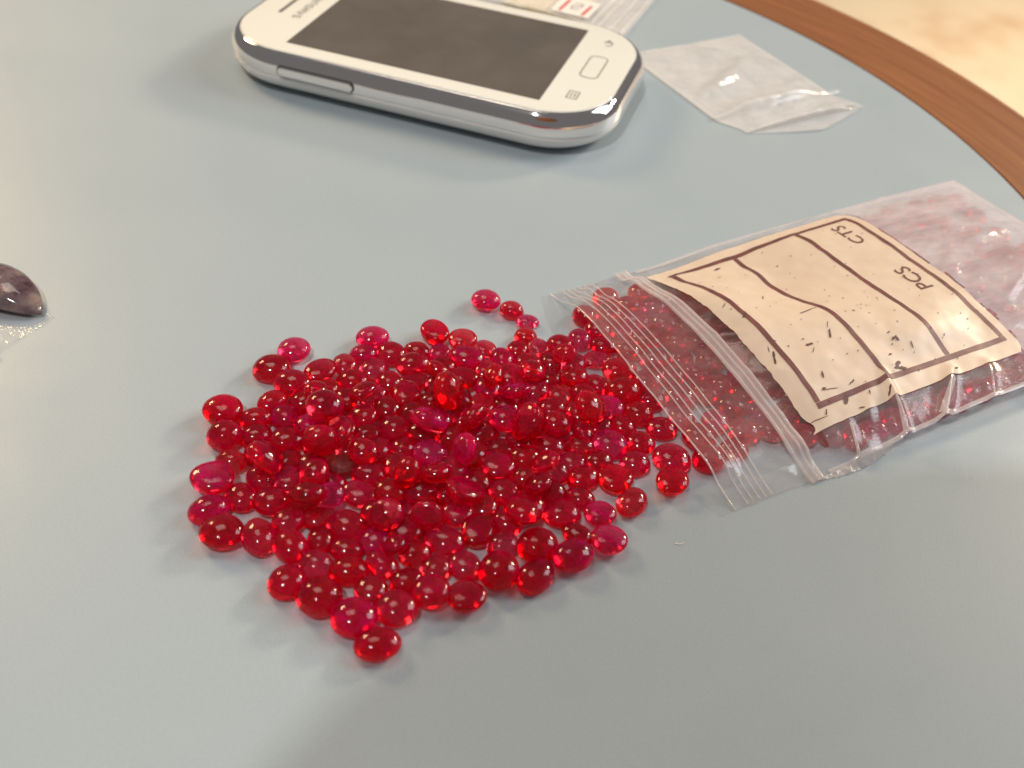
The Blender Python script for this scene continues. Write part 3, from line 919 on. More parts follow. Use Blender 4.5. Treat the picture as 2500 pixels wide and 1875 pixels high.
SPECIAL = [
    (1186, 732, 'pale pink oval gemstone lying apart, outermost of the little chain behind the heap'),
    (1250, 756, 'round red gemstone next to the pale outermost one in the trailing chain'),
    (1287, 785, 'small bright pink gemstone third along the chain trailing from the heap'),
    (1293, 832, 'dark red gemstone joining the trailing chain to the back of the heap'),
    (904, 833, 'pale pink flat oval gemstone sticking out at the back edge of the heap'),
    (705, 865, 'pale pink gemstone leaning on edge at the back left corner of the heap'),
    (690, 907, 'dark red gemstone just below the leaning pale one at back left corner'),
    (527, 1172, 'bright pink gemstone turned flat side up at the left edge of the heap'),
    (556, 1009, 'dark red gemstone jutting out farthest at the upper left of the heap'),
    (574, 1054, 'red gemstone tucked just below the one jutting out upper left'),
    (528, 1238, 'red oval gemstone directly below the upturned pink one at left edge'),
    (549, 1296, 'long red oval gemstone lowest on the left edge of the heap'),
    (634, 1309, 'pointed red gemstone beside the long oval at the lower left edge'),
    (911, 1559, 'large red gemstone at the very front tip of the heap'),
    (864, 1504, 'large pinkish red gemstone just behind the front tip of the heap'),
    (967, 1475, 'large dull red gemstone right behind the front tip stone'),
    (790, 1460, 'red oval gemstone left of the front tip along the lower edge'),
    (732, 1400, 'tilted red gemstone on the lower left edge above the front tip'),
    (1104, 1456, 'round gemstone with a bright white highlight standing alone before the heap'),
    (1188, 1378, 'shiny red oval gemstone at the front edge beside the lone highlighted stone'),
    (1309, 1388, 'dark red gemstone at the front edge below a bigger one'),
    (1394, 1353, 'largest round red gemstone at the right front edge of the heap'),
    (1472, 1316, 'bright pink gemstone alone at the far right front of the heap'),
    (1454, 1246, 'pink red gemstone behind the bright pink one at the right front'),
    (1531, 1210, 'glossy round red gemstone at the right edge of the heap before the bag'),
    (1550, 1130, 'red round gemstone standing between the heap and the open bag'),
    (1640, 1128, 'red gemstone resting on another right at the bag opening'),
    (1640, 1168, 'dark red gemstone on the clear lip of the bag under another'),
    (1412, 830, 'large dark red gemstone alone at the back beside the bag mouth'),
    (1430, 770, 'red gemstone half hidden under the upper corner of the bag mouth'),
    (842, 1131, 'dark crackled gemstone with sparkling specks in the middle of the heap'),
    (1139, 1197, 'red gemstone with a flat oval rim facing up near the heap centre'),
    (1047, 1097, 'bright pink gemstone with a broad highlight on top of the heap'),
    (1125, 1097, 'magenta gemstone with a white sparkle right of the brightest one'),
    (1175, 857, 'small gemstone with a brilliant white glint at the back of the heap'),
    (1150, 895, 'large pale red oval gemstone near the back edge of the heap'),
    (753, 1194, 'glossy round pink red gemstone on the left part of the heap'),
    (984, 1312, 'bright oval gemstone with a pink glow inside, front part of the heap'),
    (839, 1395, 'glossy clear red gemstone resting on top near the front tip'),
    (1332, 1125, 'glossy round red gemstone sitting high on the right of the heap'),
]
ANCHORS = [(842, 1131, 'the crackled dark stone'), (1139, 1197, 'the stone with the upturned oval rim'), (1047, 1097, 'the brightest pink stone on top'),
           (1150, 895, 'the large pale oval near the back'), (753, 1194, 'the glossy pink stone at left'), (984, 1312, 'the glowing oval near the front'),
           (839, 1395, 'the glossy stone above the front tip'), (1332, 1125, 'the glossy round stone at right'), (527, 1172, 'the upturned pink stone at left edge'),
           (904, 833, 'the pale flat oval at back'), (705, 865, 'the leaning pale stone at back left'), (1412, 830, 'the lone dark stone by the bag'),
           (1394, 1353, 'the largest front right stone'), (1104, 1456, 'the lone highlighted front stone'), (1293, 832, 'the chain of stones')]
DIRS = ['right', 'lower right', 'below', 'lower left', 'left', 'upper left', 'above', 'upper right']
ORD = ['first', 'second', 'third', 'fourth', 'fifth', 'sixth']
heap = [r for r in rows if r[10] != 2]
inbag = [r for r in rows if r[10] == 2]
def make_gem(r, mi, material, loc=None):
    x, y, z, qw, qx, qy, qz, L, Wd, T = r[:10]
    o = bpy.data.objects.new('gemstone', GM[mi])
    C.objects.link(o)
    o.material_slots[0].link = 'OBJECT'
    o.material_slots[0].material = material
    o.rotation_mode = 'QUATERNION'
    o.rotation_quaternion = Quaternion((qw, qx, qy, qz)).normalized()
    o.location = (x * MM / 100, y * MM / 100, z * MM / 100)
    o.scale = (L * 1.05 * MM / 100, Wd * 1.05 * MM / 100, T * 1.04 * MM / 100)
    return o
used = set()
heap_objs = []
for i, r in enumerate(heap):
    t = r[11]
    if t == 1:
        mt = RUBY[1] if rnd.random() < .5 else RUBY[2]
    elif t == 2:
        mt = RUBY[2]
    elif t == 3:
        mt = RUBY[3]
    elif t == 4:
        mt = RUBY[4]
    else:
        mt = rnd.choices([RUBY[0], RUBY[3], RUBY[5], RUBY[6], RUBY[2]], [5, 4, 3, 3, 1])[0]
    mi = 2 if t in (2, 3) else rnd.choice([0, 0, 1, 1, 3, 4, 2])
    o = make_gem(r, mi, mt)
    heap_objs.append((o, pix((r[0] / 100, r[1] / 100, r[2] / 100)), r[10]))
for sx, sy, lab in SPECIAL:
    best = min((h for h in heap_objs if h[0].name not in used and h[2] == 1), key=lambda h: math.hypot(h[1][0] - sx, h[1][1] - sy))
    used.add(best[0].name)
    tag(best[0], lab, 'gemstone', 'loose red gemstones spilled on the table')
anch = []
for ax, ay, an in ANCHORS:
    h = min((h for h in heap_objs if h[2] == 1), key=lambda h: math.hypot(h[1][0] - ax, h[1][1] - ay))
    anch.append((h, an))
cand = {}
vis_objs = [h for h in heap_objs if h[2] == 1]
for ah, an in anch:
    sect = {}
    for h in vis_objs:
        if h is ah:
            continue
        dx, dy = h[1][0] - ah[1][0], h[1][1] - ah[1][1]
        k = int(round(math.degrees(math.atan2(dy, dx)) / 45)) % 8
        sect.setdefault(k, []).append((math.hypot(dx, dy), h))
    for k, l in sect.items():
        l.sort(key=lambda q: q[0])
        for rank, (dd, h) in enumerate(l[:6]):
            where = ('%s %s' % (DIRS[k], an)) if DIRS[k] in ('below', 'above') else ('to the %s of %s' % (DIRS[k], an))
            cand.setdefault(h[0].name, []).append((rank * 60 + dd, 'red gemstone, %s one %s' % (ORD[rank], where)))
for h in heap_objs:
    o = h[0]
    if o.name in used:
        continue
    if h[2] == 1 and o.name in cand:
        tag(o, min(cand[o.name])[1], 'gemstone', 'loose red gemstones spilled on the table')
    else:
        tag(o, 'red gemstone mostly buried under others in the loose heap', 'gemstone', 'red gemstones buried in the heap')
NB_IND = 300 - len(heap_objs)
fillV, fillF = [], []
fill_me = GM[0]
for i, r in enumerate(inbag):
    q = Vector((r[0], r[1], r[2])) / 100 - O_
    u, v = q.dot(EU), q.dot(EV)
    if i < NB_IND:
        o = make_gem(r, rnd.choice([0, 1, 3, 4]), rnd.choices([RUBY[0], RUBY[3], RUBY[5], RUBY[1], RUBY[6]], [4, 4, 3, 2, 1])[0])
        if u < 22.5:
            tag(o, 'red gemstone seen dimly through the ridged mouth of the plastic bag', 'gemstone', 'red gemstones inside the bag near its mouth')
        elif v < 9:
            tag(o, 'red gemstone seen through the near wrinkled side of the plastic bag', 'gemstone', 'red gemstones along the near side of the bag')
        else:
            tag(o, 'red gemstone seen hazily inside the far end of the plastic bag', 'gemstone', 'red gemstones inside the far end of the bag')
    else:
        x, y, z, qw, qx, qy, qz, L, Wd, T = r[:10]
        Mx = Matrix.Translation(Vector((x, y, z)) * MM / 100) @ Quaternion((qw, qx, qy, qz)).normalized().to_matrix().to_4x4() @ Matrix.Diagonal((L * MM / 100, Wd * MM / 100, T * MM / 100, 1))
        b0 = len(fillV)
        fillV += [Mx @ vv.co for vv in fill_me.vertices]
        fillF += [tuple(b0 + k for k in p.vertices) for p in fill_me.polygons]
if fillV:
    o = mesh_obj('gemstone_fill', fillV, fillF, RUBY[0], None, True)
    o['kind'] = 'stuff'
    tag(o, 'mass of red gemstones filling the plastic bag beneath its label', 'gemstones')

# ------------------------------------------------------------------ ruby bag
VG = np.array([0, 6, 12, 18, 24, 30, 36, 42, 48, 54, 60, 64.])
UG = np.array([-2, 0, 17.5, 25.5, 42, 58, 73, 95, 112, 117.])
HT = np.array([[0.0, 1.6, 3.2, 3.9, 4.3, 4.6, 5.0, 5.2, 5.2, 4.2, 1.2, 0.15], [0.0, 1.7, 3.4, 4.1, 4.6, 4.9, 5.2, 5.4, 5.4, 4.4, 1.3, 0.15], [0.1, 1.6, 3.4, 4.4, 5.2, 5.7, 5.9, 5.8, 5.2, 3.6, 1.0, 0.15], [0.2, 3.6, 6.0, 7.7, 8.6, 9.1, 9.0, 8.1, 6.0, 3.1, 0.8, 0.15], [3.2, 5.2, 6.7, 8.1, 9.2, 8.8, 6.2, 4.2, 3.0, 2.6, 2.6, 1.8], [4.2, 5.2, 6.3, 8.6, 8.4, 7.6, 7.0, 6.6, 6.4, 5.6, 3.7, 2.2], [4.0, 5.0, 6.0, 6.8, 7.6, 7.6, 7.3, 7.0, 6.7, 6.0, 4.2, 2.4], [3.6, 5.0, 6.4, 7.2, 7.6, 7.8, 7.6, 7.2, 6.6, 5.6, 4.0, 2.6], [3.0, 3.6, 4.2, 4.6, 4.8, 4.8, 4.6, 4.4, 4.2, 3.8, 3.2, 2.4], [2.6, 2.8, 3.0, 3.2, 3.2, 3.2, 3.2, 3.0, 2.9, 2.8, 2.6, 2.2]])
def crom(a, b, c, d, t):
    return .5 * (2 * b + (c - a) * t + (2 * a - 5 * b + 4 * c - d) * t * t + (3 * b - a - 3 * c + d) * t ** 3)
def hraw(u, v):
    u = min(max(u, UG[0]), UG[-1])
    v = min(max(v, 0), 64)
    i = min(max(int(np.searchsorted(UG, u)) - 1, 0), len(UG) - 2)
    j = min(max(int(np.searchsorted(VG, v)) - 1, 0), len(VG) - 2)
    tu = (u - UG[i]) / (UG[i + 1] - UG[i])
    tv = (v - VG[j]) / (VG[j + 1] - VG[j])
    js = [max(j - 1, 0), j, j + 1, min(j + 2, len(VG) - 1)]
    r = [crom(*[HT[k, q] for q in js], tv) for k in (i, i + 1)]
    tu = tu * tu * (3 - 2 * tu) * .5 + tu * .5
    return max(r[0] * (1 - tu) + r[1] * tu, .05)
# gem tops in bag coordinates press through the film
tops = []
for r in rows:
    q = Vector((r[0], r[1], r[2])) / 100 - O_
    u, v = q.dot(EU), q.dot(EV)
    if -3 < u < 118 and -1 < v < 66:
        Rm = Quaternion((r[3], r[4], r[5], r[6])).normalized().to_matrix()
        zs = math.sqrt(sum((Rm[2][k] * r[7 + k] / 200) ** 2 for k in range(3)))
        tops.append((u, v, r[2] / 100 + zs, (r[7] + r[8]) / 400))
TU = np.array(tops)
CREASE = [((38, -1), (42, 13), 2.2, .6), ((46, -1), (57, 9), 1.8, .9), ((27.5, 0), (29.5, 6.5), 1.6, .5), ((31, 1), (36, 9), .5, .8),
          ((60, 0), (66, 8), .7, .9), ((80, 4), (94, 22), .7, 1.3), ((84, 20), (104, 30), .8, 1.6), ((78, 30), (98, 50), .6, 1.6), ((96, 8), (108, 26), .6, 1.2),
          ((88, 36), (112, 42), .6, 1.4), ((9.5, 20), (16, 14), .45, .5), ((9.5, 27), (16, 22), .45, .5), ((9.5, 34), (16.2, 30), .45, .5), ((9.5, 41), (16, 38), .4, .5), ((10, 47), (16, 45), .4, .5),
          ((9.5, 12), (16, 8), .45, .6), ((18.5, 24), (24, 19), .35, .6), ((18.5, 34), (24, 30), .35, .6), ((9, 6), (15, 3), .4, .6)]
def seg_d(u, v, a, b):
    du, dv = b[0] - a[0], b[1] - a[1]
    t = ((u - a[0]) * du + (v - a[1]) * dv) / (du * du + dv * dv)
    t = min(max(t, 0), 1)
    return math.hypot(u - a[0] - t * du, v - a[1] - t * dv), t
from mathutils import noise as mnoise
def film_h(u, v):
    h = hraw(u, v)
    e = min(1, v / 4, (64 - v) / 4) if 0 < v < 64 else 0
    h += e * .22 * mnoise.noise((u * .18, v * .18, 3.1)) + e * .13 * mnoise.noise((u * .5, v * .5, 7.7))
    if u > 76:
        h += e * .4 * sm(76, 86, u) * mnoise.noise((u * .22, v * .10, 1.3))
    for a, b, am, wd in CREASE:
        d, t = seg_d(u, v, a, b)
        if d < wd * 4:
            h += am * math.exp(-(d / wd) ** 2) * math.sin(math.pi * min(1, t * .8 + .2)) ** .5
    # gems push the film up
    d2 = (TU[:, 0] - u) ** 2 + (TU[:, 1] - v) ** 2
    k = d2 < 25
    if k.any():
        g = (TU[k, 2] + .12 - d2[k] / (TU[k, 3] * 6.5)).max()
        if g > h - .5:
            x = g - h
            h += .5 * (x + math.sqrt(x * x + .06))
    return max(h, .25 if e > 0 else .12)
def mouth_u(v):
    # the front film's edge sags a little off straight
    return -.6 * math.sin(math.pi * min(max(v / 64, 0), 1)) ** .8 + .25 * mnoise.noise((v * .12, 2, 0))
bag = empty('gem_bag', (O_.x * MM, O_.y * MM, 0), math.atan2(EU.y, EU.x))
tag(bag, 'open clear zip plastic bag of red gemstones with a cream printed label', 'plastic bag')
NU, NV = 190, 112
us = [117 * i / (NU - 1) for i in range(NU)]
vs_ = [64 * j / (NV - 1) for j in range(NV)]
HG = np.zeros((NU, NV))
PU = np.zeros((NU, NV))
PV = np.zeros((NU, NV))
for i, u in enumerate(us):
    for j, v in enumerate(vs_):
        uu = u + mouth_u(v) * (1 - sm(0, 10, u))
        edge = .45 * mnoise.noise((u * .25, 5.5, 0)) + .25 * mnoise.noise((u * .9, 9.5, 0))
        vv = v + edge * (1 - sm(0, 3, v)) - edge * sm(61, 64, v)
        PU[i, j], PV[i, j] = uu, vv
        HG[i, j] = film_h(uu, v)
for _ in range(2):
    H2 = HG.copy()
    H2[1:-1, 1:-1] = .4 * HG[1:-1, 1:-1] + .15 * (HG[:-2, 1:-1] + HG[2:, 1:-1] + HG[1:-1, :-2] + HG[1:-1, 2:])
    HG = H2
def Hs(u, v):
    """smoothed film height at bag coordinates"""
    a = min(max(u / 117 * (NU - 1), 0), NU - 1.001)
    b = min(max(v / 64 * (NV - 1), 0), NV - 1.001)
    i, j = int(a), int(b)
    s, t = a - i, b - j
    return (HG[i, j] * (1 - s) + HG[i + 1, j] * s) * (1 - t) + (HG[i, j + 1] * (1 - s) + HG[i + 1, j + 1] * s) * t
V = [(PU[i, j] * MM, PV[i, j] * MM, HG[i, j] * MM) for i in range(NU) for j in range(NV)]
film = mesh_obj('front_film', V, grid_faces(NU, NV), M_FILM, bag, True)
film.data.materials.append(M_SCUFF_GLARE)
film.data.materials.append(M_FILM_MOUTH)
for p in film.data.polygons:
    c = p.center
    if c.x > (.0765 + .002 * mnoise.noise((c.y * 200, 0, 0))):
        p.material_index = 1
    elif c.x < .0235 and c.y > .004:
        p.material_index = 2
# back film: flat on the table, side walls climbing to the seams, a lip reaching out under the heap
def lip(v):
    return -7.4 * math.sin(math.pi * min(max((v + 4) / 70, 0), 1)) ** .55 + .5 * mnoise.noise((v * .1, 8, 0))
nb_u, nb_v = 90, 60
V = []
for i in range(nb_u):
    for j in range(nb_v):
        v = 64 * j / (nb_v - 1)
        t = i / (nb_u - 1)
        u = 117 * t + lip(v) * (1 - t) ** 6
        zt = Hs(max(u, 0), v)
        e = min(v, 64 - v, (117 - u) * .7)
        z = .10 + (max(zt - .12, .0)) * (1 - sm(0, 2.6, e)) * sm(3, 22, u)
        V.append((u * MM, v * MM, z * MM))
mesh_obj('back_film', V, grid_faces(nb_u, nb_v), M_FILM_BACK, bag, True)
def strip(name, path, width, lift, material, parent, bulge=0., closed=False):
    """ribbon following the film along a (u, v) path"""
    P = [Vector(p) for p in path]
    V, Fc = [], []
    n = len(P)
    k = 5
    for i in range(n):
        d = (P[min(i + 1, n - 1)] - P[max(i - 1, 0)]).normalized()
        nn = Vector((-d.y, d.x))
        for s in range(k):
            q = P[i] + nn * width * (s / (k - 1) - .5)
            z = Hs(q.x, q.y) + lift + bulge * (1 - (2 * s / (k - 1) - 1) ** 2)
            V.append((q.x * MM, q.y * MM, z * MM))
    return mesh_obj(name, V, grid_faces(n, k), material, parent, True)
def line_u(u, v0, v1, n=60, wob=0.):
    return [(u + mouth_u(v0 + (v1 - v0) * i / (n - 1)) * (1 - sm(0, 10, u)) + wob * mnoise.noise((i * .15, u, 0)), v0 + (v1 - v0) * i / (n - 1)) for i in range(n)]
def line_v(v, u0, u1, n=60):
    return [(u0 + (u1 - u0) * i / (n - 1), v) for i in range(n)]
for u in (3.0, 4.3, 5.6, 6.9, 8.2):
    strip('grip_ridge', line_u(u, .3, 63.6), .30, .06, M_RIDGE, bag, .18)
zp = strip('zip_strip', line_u(17.8, -.6, 64.5), 3.2, .10, M_FILM_THICK, bag, .25)
for du in (-1.25, .15, 1.2):
    strip('zip_ridge', line_u(17.8 + du, -.6, 64.5), .42, .34, M_RIDGE, zp, .30)
strip('mouth_hem', line_u(.25, .2, 63.8), .35, .05, M_RIDGE, bag, .10)
strip('side_seam', [(u, .35) for u in np.linspace(21, 116.8, 110)], .9, .05, M_RIDGE, bag, .12)
strip('side_seam', [(u, 63.6) for u in np.linspace(21, 116.8, 110)], .9, .05, M_RIDGE, bag, .12)
strip('end_seam', [(116.5, v) for v in np.linspace(.4, 63.6, 70)], 1.2, .06, M_RIDGE, bag, .12)
# white ribbons painted in as the highlights along the film's creases
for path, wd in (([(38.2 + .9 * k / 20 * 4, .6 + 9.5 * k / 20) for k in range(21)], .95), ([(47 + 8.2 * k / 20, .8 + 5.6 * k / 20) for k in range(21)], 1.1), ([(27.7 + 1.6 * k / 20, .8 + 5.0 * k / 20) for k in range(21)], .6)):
    strip('crease_highlight', path, wd, .06, M_RIDGE, film, .12)
# printed cream label, its ink frame, letters and flecks
lu0, lu1, lv0, lv1 = 21.6, 75.8, 6.7, 60.3
nlu, nlv = 120, 110
V = []
for i in range(nlu):
    for j in range(nlv):
        s, t = i / (nlu - 1), j / (nlv - 1)
        a = lu0 + .25 * mnoise.noise((t * 14, 1, 0)) + .18 * mnoise.noise((t * 50, 2, 0)) + 1.6 * (1 - sm(.015, .07, t)) * sm(0., .012, t) * .6
        b = lu1 + .10 * mnoise.noise((t * 20, 3, 0)) - 1.5 * (1 - min(1, t / .05)) ** 2 - 1.5 * (1 - min(1, (1 - t) / .05)) ** 2
        c = lv0 + .10 * mnoise.noise((s * 24, 4, 0)) + (1.0 if s < .0 else 0)
        d = lv1 + .1 * mnoise.noise((s * 20, 5, 0))
        u = a + (b - a) * s
        v = c + (d - c) * t
        V.append((u * MM, v * MM, (Hs(u, v) + .28) * MM))
label = mesh_obj('printed_label', V, grid_faces(nlu, nlv), M_LABEL, bag, True)
label['label'] = 'cream label panel printed with a brown grid'
fu0, fu1, fv0, fv1 = 25.6, 73.2, 10.6, 57.2
for u in (fu0, 42.0, 58.3, fu1):
    strip('printed_line', line_u(u, fv0 + .65, fv1 - .65, 90, .12), 1.1, .36, M_BROWN, label)
for v in (fv0, fv1):
    strip('printed_line', line_v(v, fu0 - .55, fu1 + .55, 90), 1.1, .36, M_BROWN, label)
def print_text(s, size, u, v, flip=1):
    vv, ff = text_geo(s, size)
    # reading direction runs along +v, letter tops point to the zip (-u)
    V = []
    for p in vv:
        uu, v2 = u - p.y, v + p.x
        V.append((uu * MM, v2 * MM, (Hs(uu, v2) + .40) * MM))
    ff = [tuple(f) for f in ff]
    return mesh_obj('printed_word', V, ff, M_BROWN, label)
print_text('PCS', 5.2, 70.2, 27.2)
print_text('CTS', 4.8, 69.6, 46.4)
FV, FF = [], []
def fleck(u, v, L, wd, ang):
    n = 5
    pts = []
    for i in range(n):
        t = i / (n - 1) - .5
        pts.append((u + L * t * math.cos(ang) + rnd.uniform(-.12, .12) * wd, v + L * t * math.sin(ang) + rnd.uniform(-.3, .3) * wd))
    b = len(FV)
    for i, q in enumerate(pts):
        ww = wd * (.35 + .65 * math.sin(math.pi * (i + .5) / n)) * rnd.uniform(.6, 1.2) * .5
        for s in (-1, 1):
            a_, b_ = q[0] - s * ww * math.sin(ang), q[1] + s * ww * math.cos(ang)
            FV.append((a_ * MM, b_ * MM, (Hs(a_, b_) + .42) * MM))
    for i in range(n - 1):
        FF.append((b + 2 * i, b + 2 * i + 1, b + 2 * i + 3, b + 2 * i + 2))
def bag_uv(x, y):
    """bag coordinates seen at a photo position, on the film"""
    z = 6.
    for _ in range(8):
        d = AX_R * ((x - 1250) / F_PX) + AX_D * ((y - 937.5) / F_PX) + AX_F
        P = Vector(CAM) * 1000
        q = P + d * ((z - P.z) / d.z) - O_
        u, v = q.dot(EU), q.dot(EV)
        z = .5 * z + .5 * Hs(u, v)
    return u, v
kz = 1200 / 2212
for fx, fy, L, wd, an in [(1335, 695, 3.0, .8, 1.0), (1245, 745, 1.9, .9, -.3), (1262, 770, 2.0, .3, .8), (1085, 805, 3.4, .8, 1.1), (1240, 592, 6.5, .35, .15), (1325, 655, 2.2, .25, .9), (1625, 715, 1.8, .8, .4), (1640, 720, 1.4, .9, 1.4), (1600, 690, 1.0, .5, .2), (1640, 835, 3.0, 1.6, .6), (1660, 850, 2.4, 1.4, -.5), (1610, 790, .9, .6, 0), (1303, 880, 1.8, .7, 1.2), (1310, 945, 1.2, .8, .4), (1340, 945, 3.8, .3, -.2), (1410, 1000, 2.2, 1.5, .9), (1435, 915, 2.0, .5, .3), (1290, 1080, 4.5, .3, -.1), (1320, 1050, 1.6, .5, .9), (1905, 850, 1.6, .7, .2), (1605, 950, 2.4, .6, .8), (1705, 745, 1.8, .5, 1.2), (1955, 630, .7, .5, 0), (1925, 605, .6, .4, 1), (830, 405, 2.2, .7, .1), (840, 440, 1.6, .3, .2), (1035, 535, 2.2, .4, .8), (1098, 393, .8, .4, .3), (1215, 722, .6, .5, .2), (950, 610, 2.4, .9, .8), (860, 570, 1.8, .35, .5), (1060, 770, 1.6, .4, 1.2), (1735, 860, .7, .4, 1.2), (1480, 1030, 1.4, .5, -.2), (1850, 700, .8, .4, 1.), (1790, 670, .8, .5, .7), (1515, 960, 1.2, .5, 1.3)]:
    u, v = bag_uv(1300 + fx * kz, 440 + fy * kz)
    fleck(u, v, L * .8, wd * .6, an)
for _ in range(90):
    fleck(rnd.uniform(24, 74), rnd.uniform(9, 56), rnd.uniform(.25, .5), rnd.uniform(.12, .25), rnd.uniform(0, 3))
fo = mesh_obj('ink_fleck', FV, FF, M_INK, label)
fo['kind'] = 'stuff'
# crinkled trim bunched along the near end of the side seam
V, Fc = [], []
n = 46
for i in range(n):
    u = 17 + 18 * i / (n - 1)
    for k in range(4):
        t = k / 3
        V.append((u * MM, (-.1 - 1.3 * t * math.sin(math.pi * i / (n - 1)) + .35 * mnoise.noise((u * 1.7, t * 3, 2))) * MM, (max(.15, Hs(u, .3) * (1 - t) + .2 + .7 * mnoise.noise((u * 1.3, t * 4, 5)))) * MM))
mesh_obj('crinkled_trim', V, grid_faces(n, 4), M_RIDGE, bag, True)

# ------------------------------------------------------------------ phone
phone = empty('mobile_phone', (.034, .023, 0))
tag(phone, 'white mobile phone with chrome trim and dark screen lying face up', 'phone')
PX, PY = 34., 23.
OX0, OX1, OY0, OY1, ORAD = -19.9, 87.5, -7.35, 53.4, 19.
def outline(inset, n=14):
    x0, x1, y0, y1, r = OX0 + inset, OX1 - inset, OY0 + inset, OY1 - inset, ORAD - inset
    pts = []
    def side(a, b, k):
        for i in range(k):
            t = i / k
            pts.append((a[0] + (b[0] - a[0]) * t, a[1] + (b[1] - a[1]) * t))
    for cx, cy, a0 in ((x1 - r, y1 - r, 0), (x0 + r, y1 - r, 90), (x0 + r, y0 + r, 180), (x1 - r, y0 + r, 270)):
        for i in range(n + 1):
            a = math.radians(a0 + 90 * i / n)
            pts.append((cx + r * math.cos(a), cy + r * math.sin(a)))
    yc, xc = (y0 + y1) / 2, (x0 + x1) / 2
    out = []
    hw, hl = (y1 - y0) / 2, (x1 - x0) / 2
    for x, y in pts:
        bow = .5 * (1 - ((y - yc) / hw) ** 2)
        bw = .35 * (1 - ((x - xc) / hl) ** 2)
        out.append((x + math.copysign(bow, x - xc) - PX, y + math.copysign(bw, y - yc) - PY))
    return out
def shell(name, prof, material, cap_top=False, cap_bot=False, parent=phone):
    V, Fc = [], []
    for z, ins in prof:
        pts = outline(ins)
        V += [(x * MM, y * MM, z * MM) for x, y in pts]
    k = len(pts)
    for j in range(len(prof) - 1):
        for i in range(k):
            Fc.append((j * k + i, j * k + (i + 1) % k, (j + 1) * k + (i + 1) % k, (j + 1) * k + i))
    if cap_bot:
        Fc.append(tuple(reversed(range(k))))
    if cap_top:
        Fc.append(tuple(range((len(prof) - 1) * k, len(prof) * k)))
    o = mesh_obj(name, V, Fc, material, parent, True)
    return o
shell('back_shell', [(.25, 11), (.3, 7.5), (.6, 4.9), (1.2, 3.3), (2.0, 2.1), (3.0, 1.15), (4.0, .55), (4.9, .22), (5.4, .18), (5.45, .5)], M_WHITE, False, True)
trim = shell('chrome_trim', [(5.5, .45), (5.52, .12), (5.8, .0), (6.6, .0), (7.6, .05), (8.5, .2), (9.2, .45), (9.8, .8), (10.4, 1.25), (10.9, 1.75), (11.2, 2.15), (11.32, 2.4), (11.1, 2.6)], M_CHROME)
face = shell('front_face', [(10.9, 2.62), (11.30, 2.62), (11.46, 2.85), (11.5, 3.2)], M_FACE, True)
def flat(name, pts, z, material, parent=phone):
    V = [((x - PX) * MM, (y - PY) * MM, z * MM) for x, y in pts]
    return mesh_obj(name, V, [tuple(range(len(V)))], material, parent)
def rrect(x0, y0, x1, y1, r, n=5):
    P = []
    for cx, cy, a0 in ((x1 - r, y1 - r, 0), (x0 + r, y1 - r, 90), (x0 + r, y0 + r, 180), (x1 - r, y0 + r, 270)):
        for i in range(n + 1):
            a = math.radians(a0 + 90 * i / n)
            P.append((cx + r * math.cos(a), cy + r * math.sin(a)))
    return P
def outline_ring(name, x0, y0, x1, y1, r, wd, z, material, parent):
    A, B = rrect(x0, y0, x1, y1, r), rrect(x0 + wd, y0 + wd, x1 - wd, y1 - wd, max(r - wd, .05))
    n = len(A)
    V = [((x - PX) * MM, (y - PY) * MM, z * MM) for x, y in A + B]
    return mesh_obj(name, V, [(i, (i + 1) % n, n + (i + 1) % n, n + i) for i in range(n)], material, parent)
flat('screen', rrect(0, 0, 69.1, 46.1, .25, 2), 11.53, M_SCREEN)
flat('earpiece_slot', rrect(-11.0, 15.8, -9.9, 30.3, .5), 11.53, M_SLOT)
hb = flat('home_button', rrect(74.2, 17.6, 78.9, 31.0, 1.6), 11.53, M_FACE)
outline_ring('button_outline', 74.0, 17.4, 79.1, 31.2, 1.8, .38, 11.56, M_GREY, hb)
def marks(name, paths, wd, material, z=11.56, parent=phone, tris=()):
    V2, Fc = strokes(paths, wd)
    for t in tris:
        b = len(V2)
        V2 += [Vector(q) for q in t]
        Fc.append((b, b + 1, b + 2))
    V = [((q[0] - PX) * MM, (q[1] - PY) * MM, z * MM) for q in V2]
    return mesh_obj(name, V, Fc, material, parent)
# menu mark: small page with two lines; back mark: hooked arrow
marks('menu_mark', [[(74.6, 4.6), (74.6, 8.6), (77.2, 8.6), (77.2, 4.6), (74.6, 4.6)], [(75.5, 5.4), (75.5, 7.8)], [(76.4, 5.4), (76.4, 7.8)]], .34, M_GREY)
arc = [(76.3 + 1.15 * math.cos(a), 40.2 + 1.5 * math.sin(a)) for a in np.linspace(-1.9, 1.75, 14)]
marks('back_mark', [arc], .42, M_GREY, tris=[((75.0, 40.2), (76.1, 42.7), (76.9, 41.0))])
# maker's lettering, drawn in strokes; text runs along +y, tops toward -x
def arcp(cx, cy, rx, ry, a0, a1, n=8):
    return [(cx + rx * math.cos(math.radians(a0 + (a1 - a0) * i / n)), cy + ry * math.sin(math.radians(a0 + (a1 - a0) * i / n))) for i in range(n + 1)]
GL = {
    'S': [arcp(.5, .74, .38, .26, 20, 250, 9) + arcp(.5, .27, .38, .27, 75, -160, 9)],
    'A': [[(.02, 0), (.5, 1.), (.98, 0)]],
    'M': [[(.06, 0), (.06, 1), (.5, .1), (.94, 1), (.94, 0)]],
    'U': [[(.1, 1), (.1, .35)] + arcp(.5, .35, .4, .35, 180, 360, 8) + [(.9, 1)]],
    'N': [[(.1, 0), (.1, 1), (.9, 0), (.9, 1)]],
    'G': [arcp(.5, .5, .42, .5, 40, 330, 12) + [(.9, .45), (.55, .45)]],
}
paths = []
for i, ch in enumerate('SAMSUNG'):
    for P in GL[ch]:
        paths.append([(-4.15 - y * 2.0, 14.6 + i * 2.52 + x * 2.0) for x, y in P])
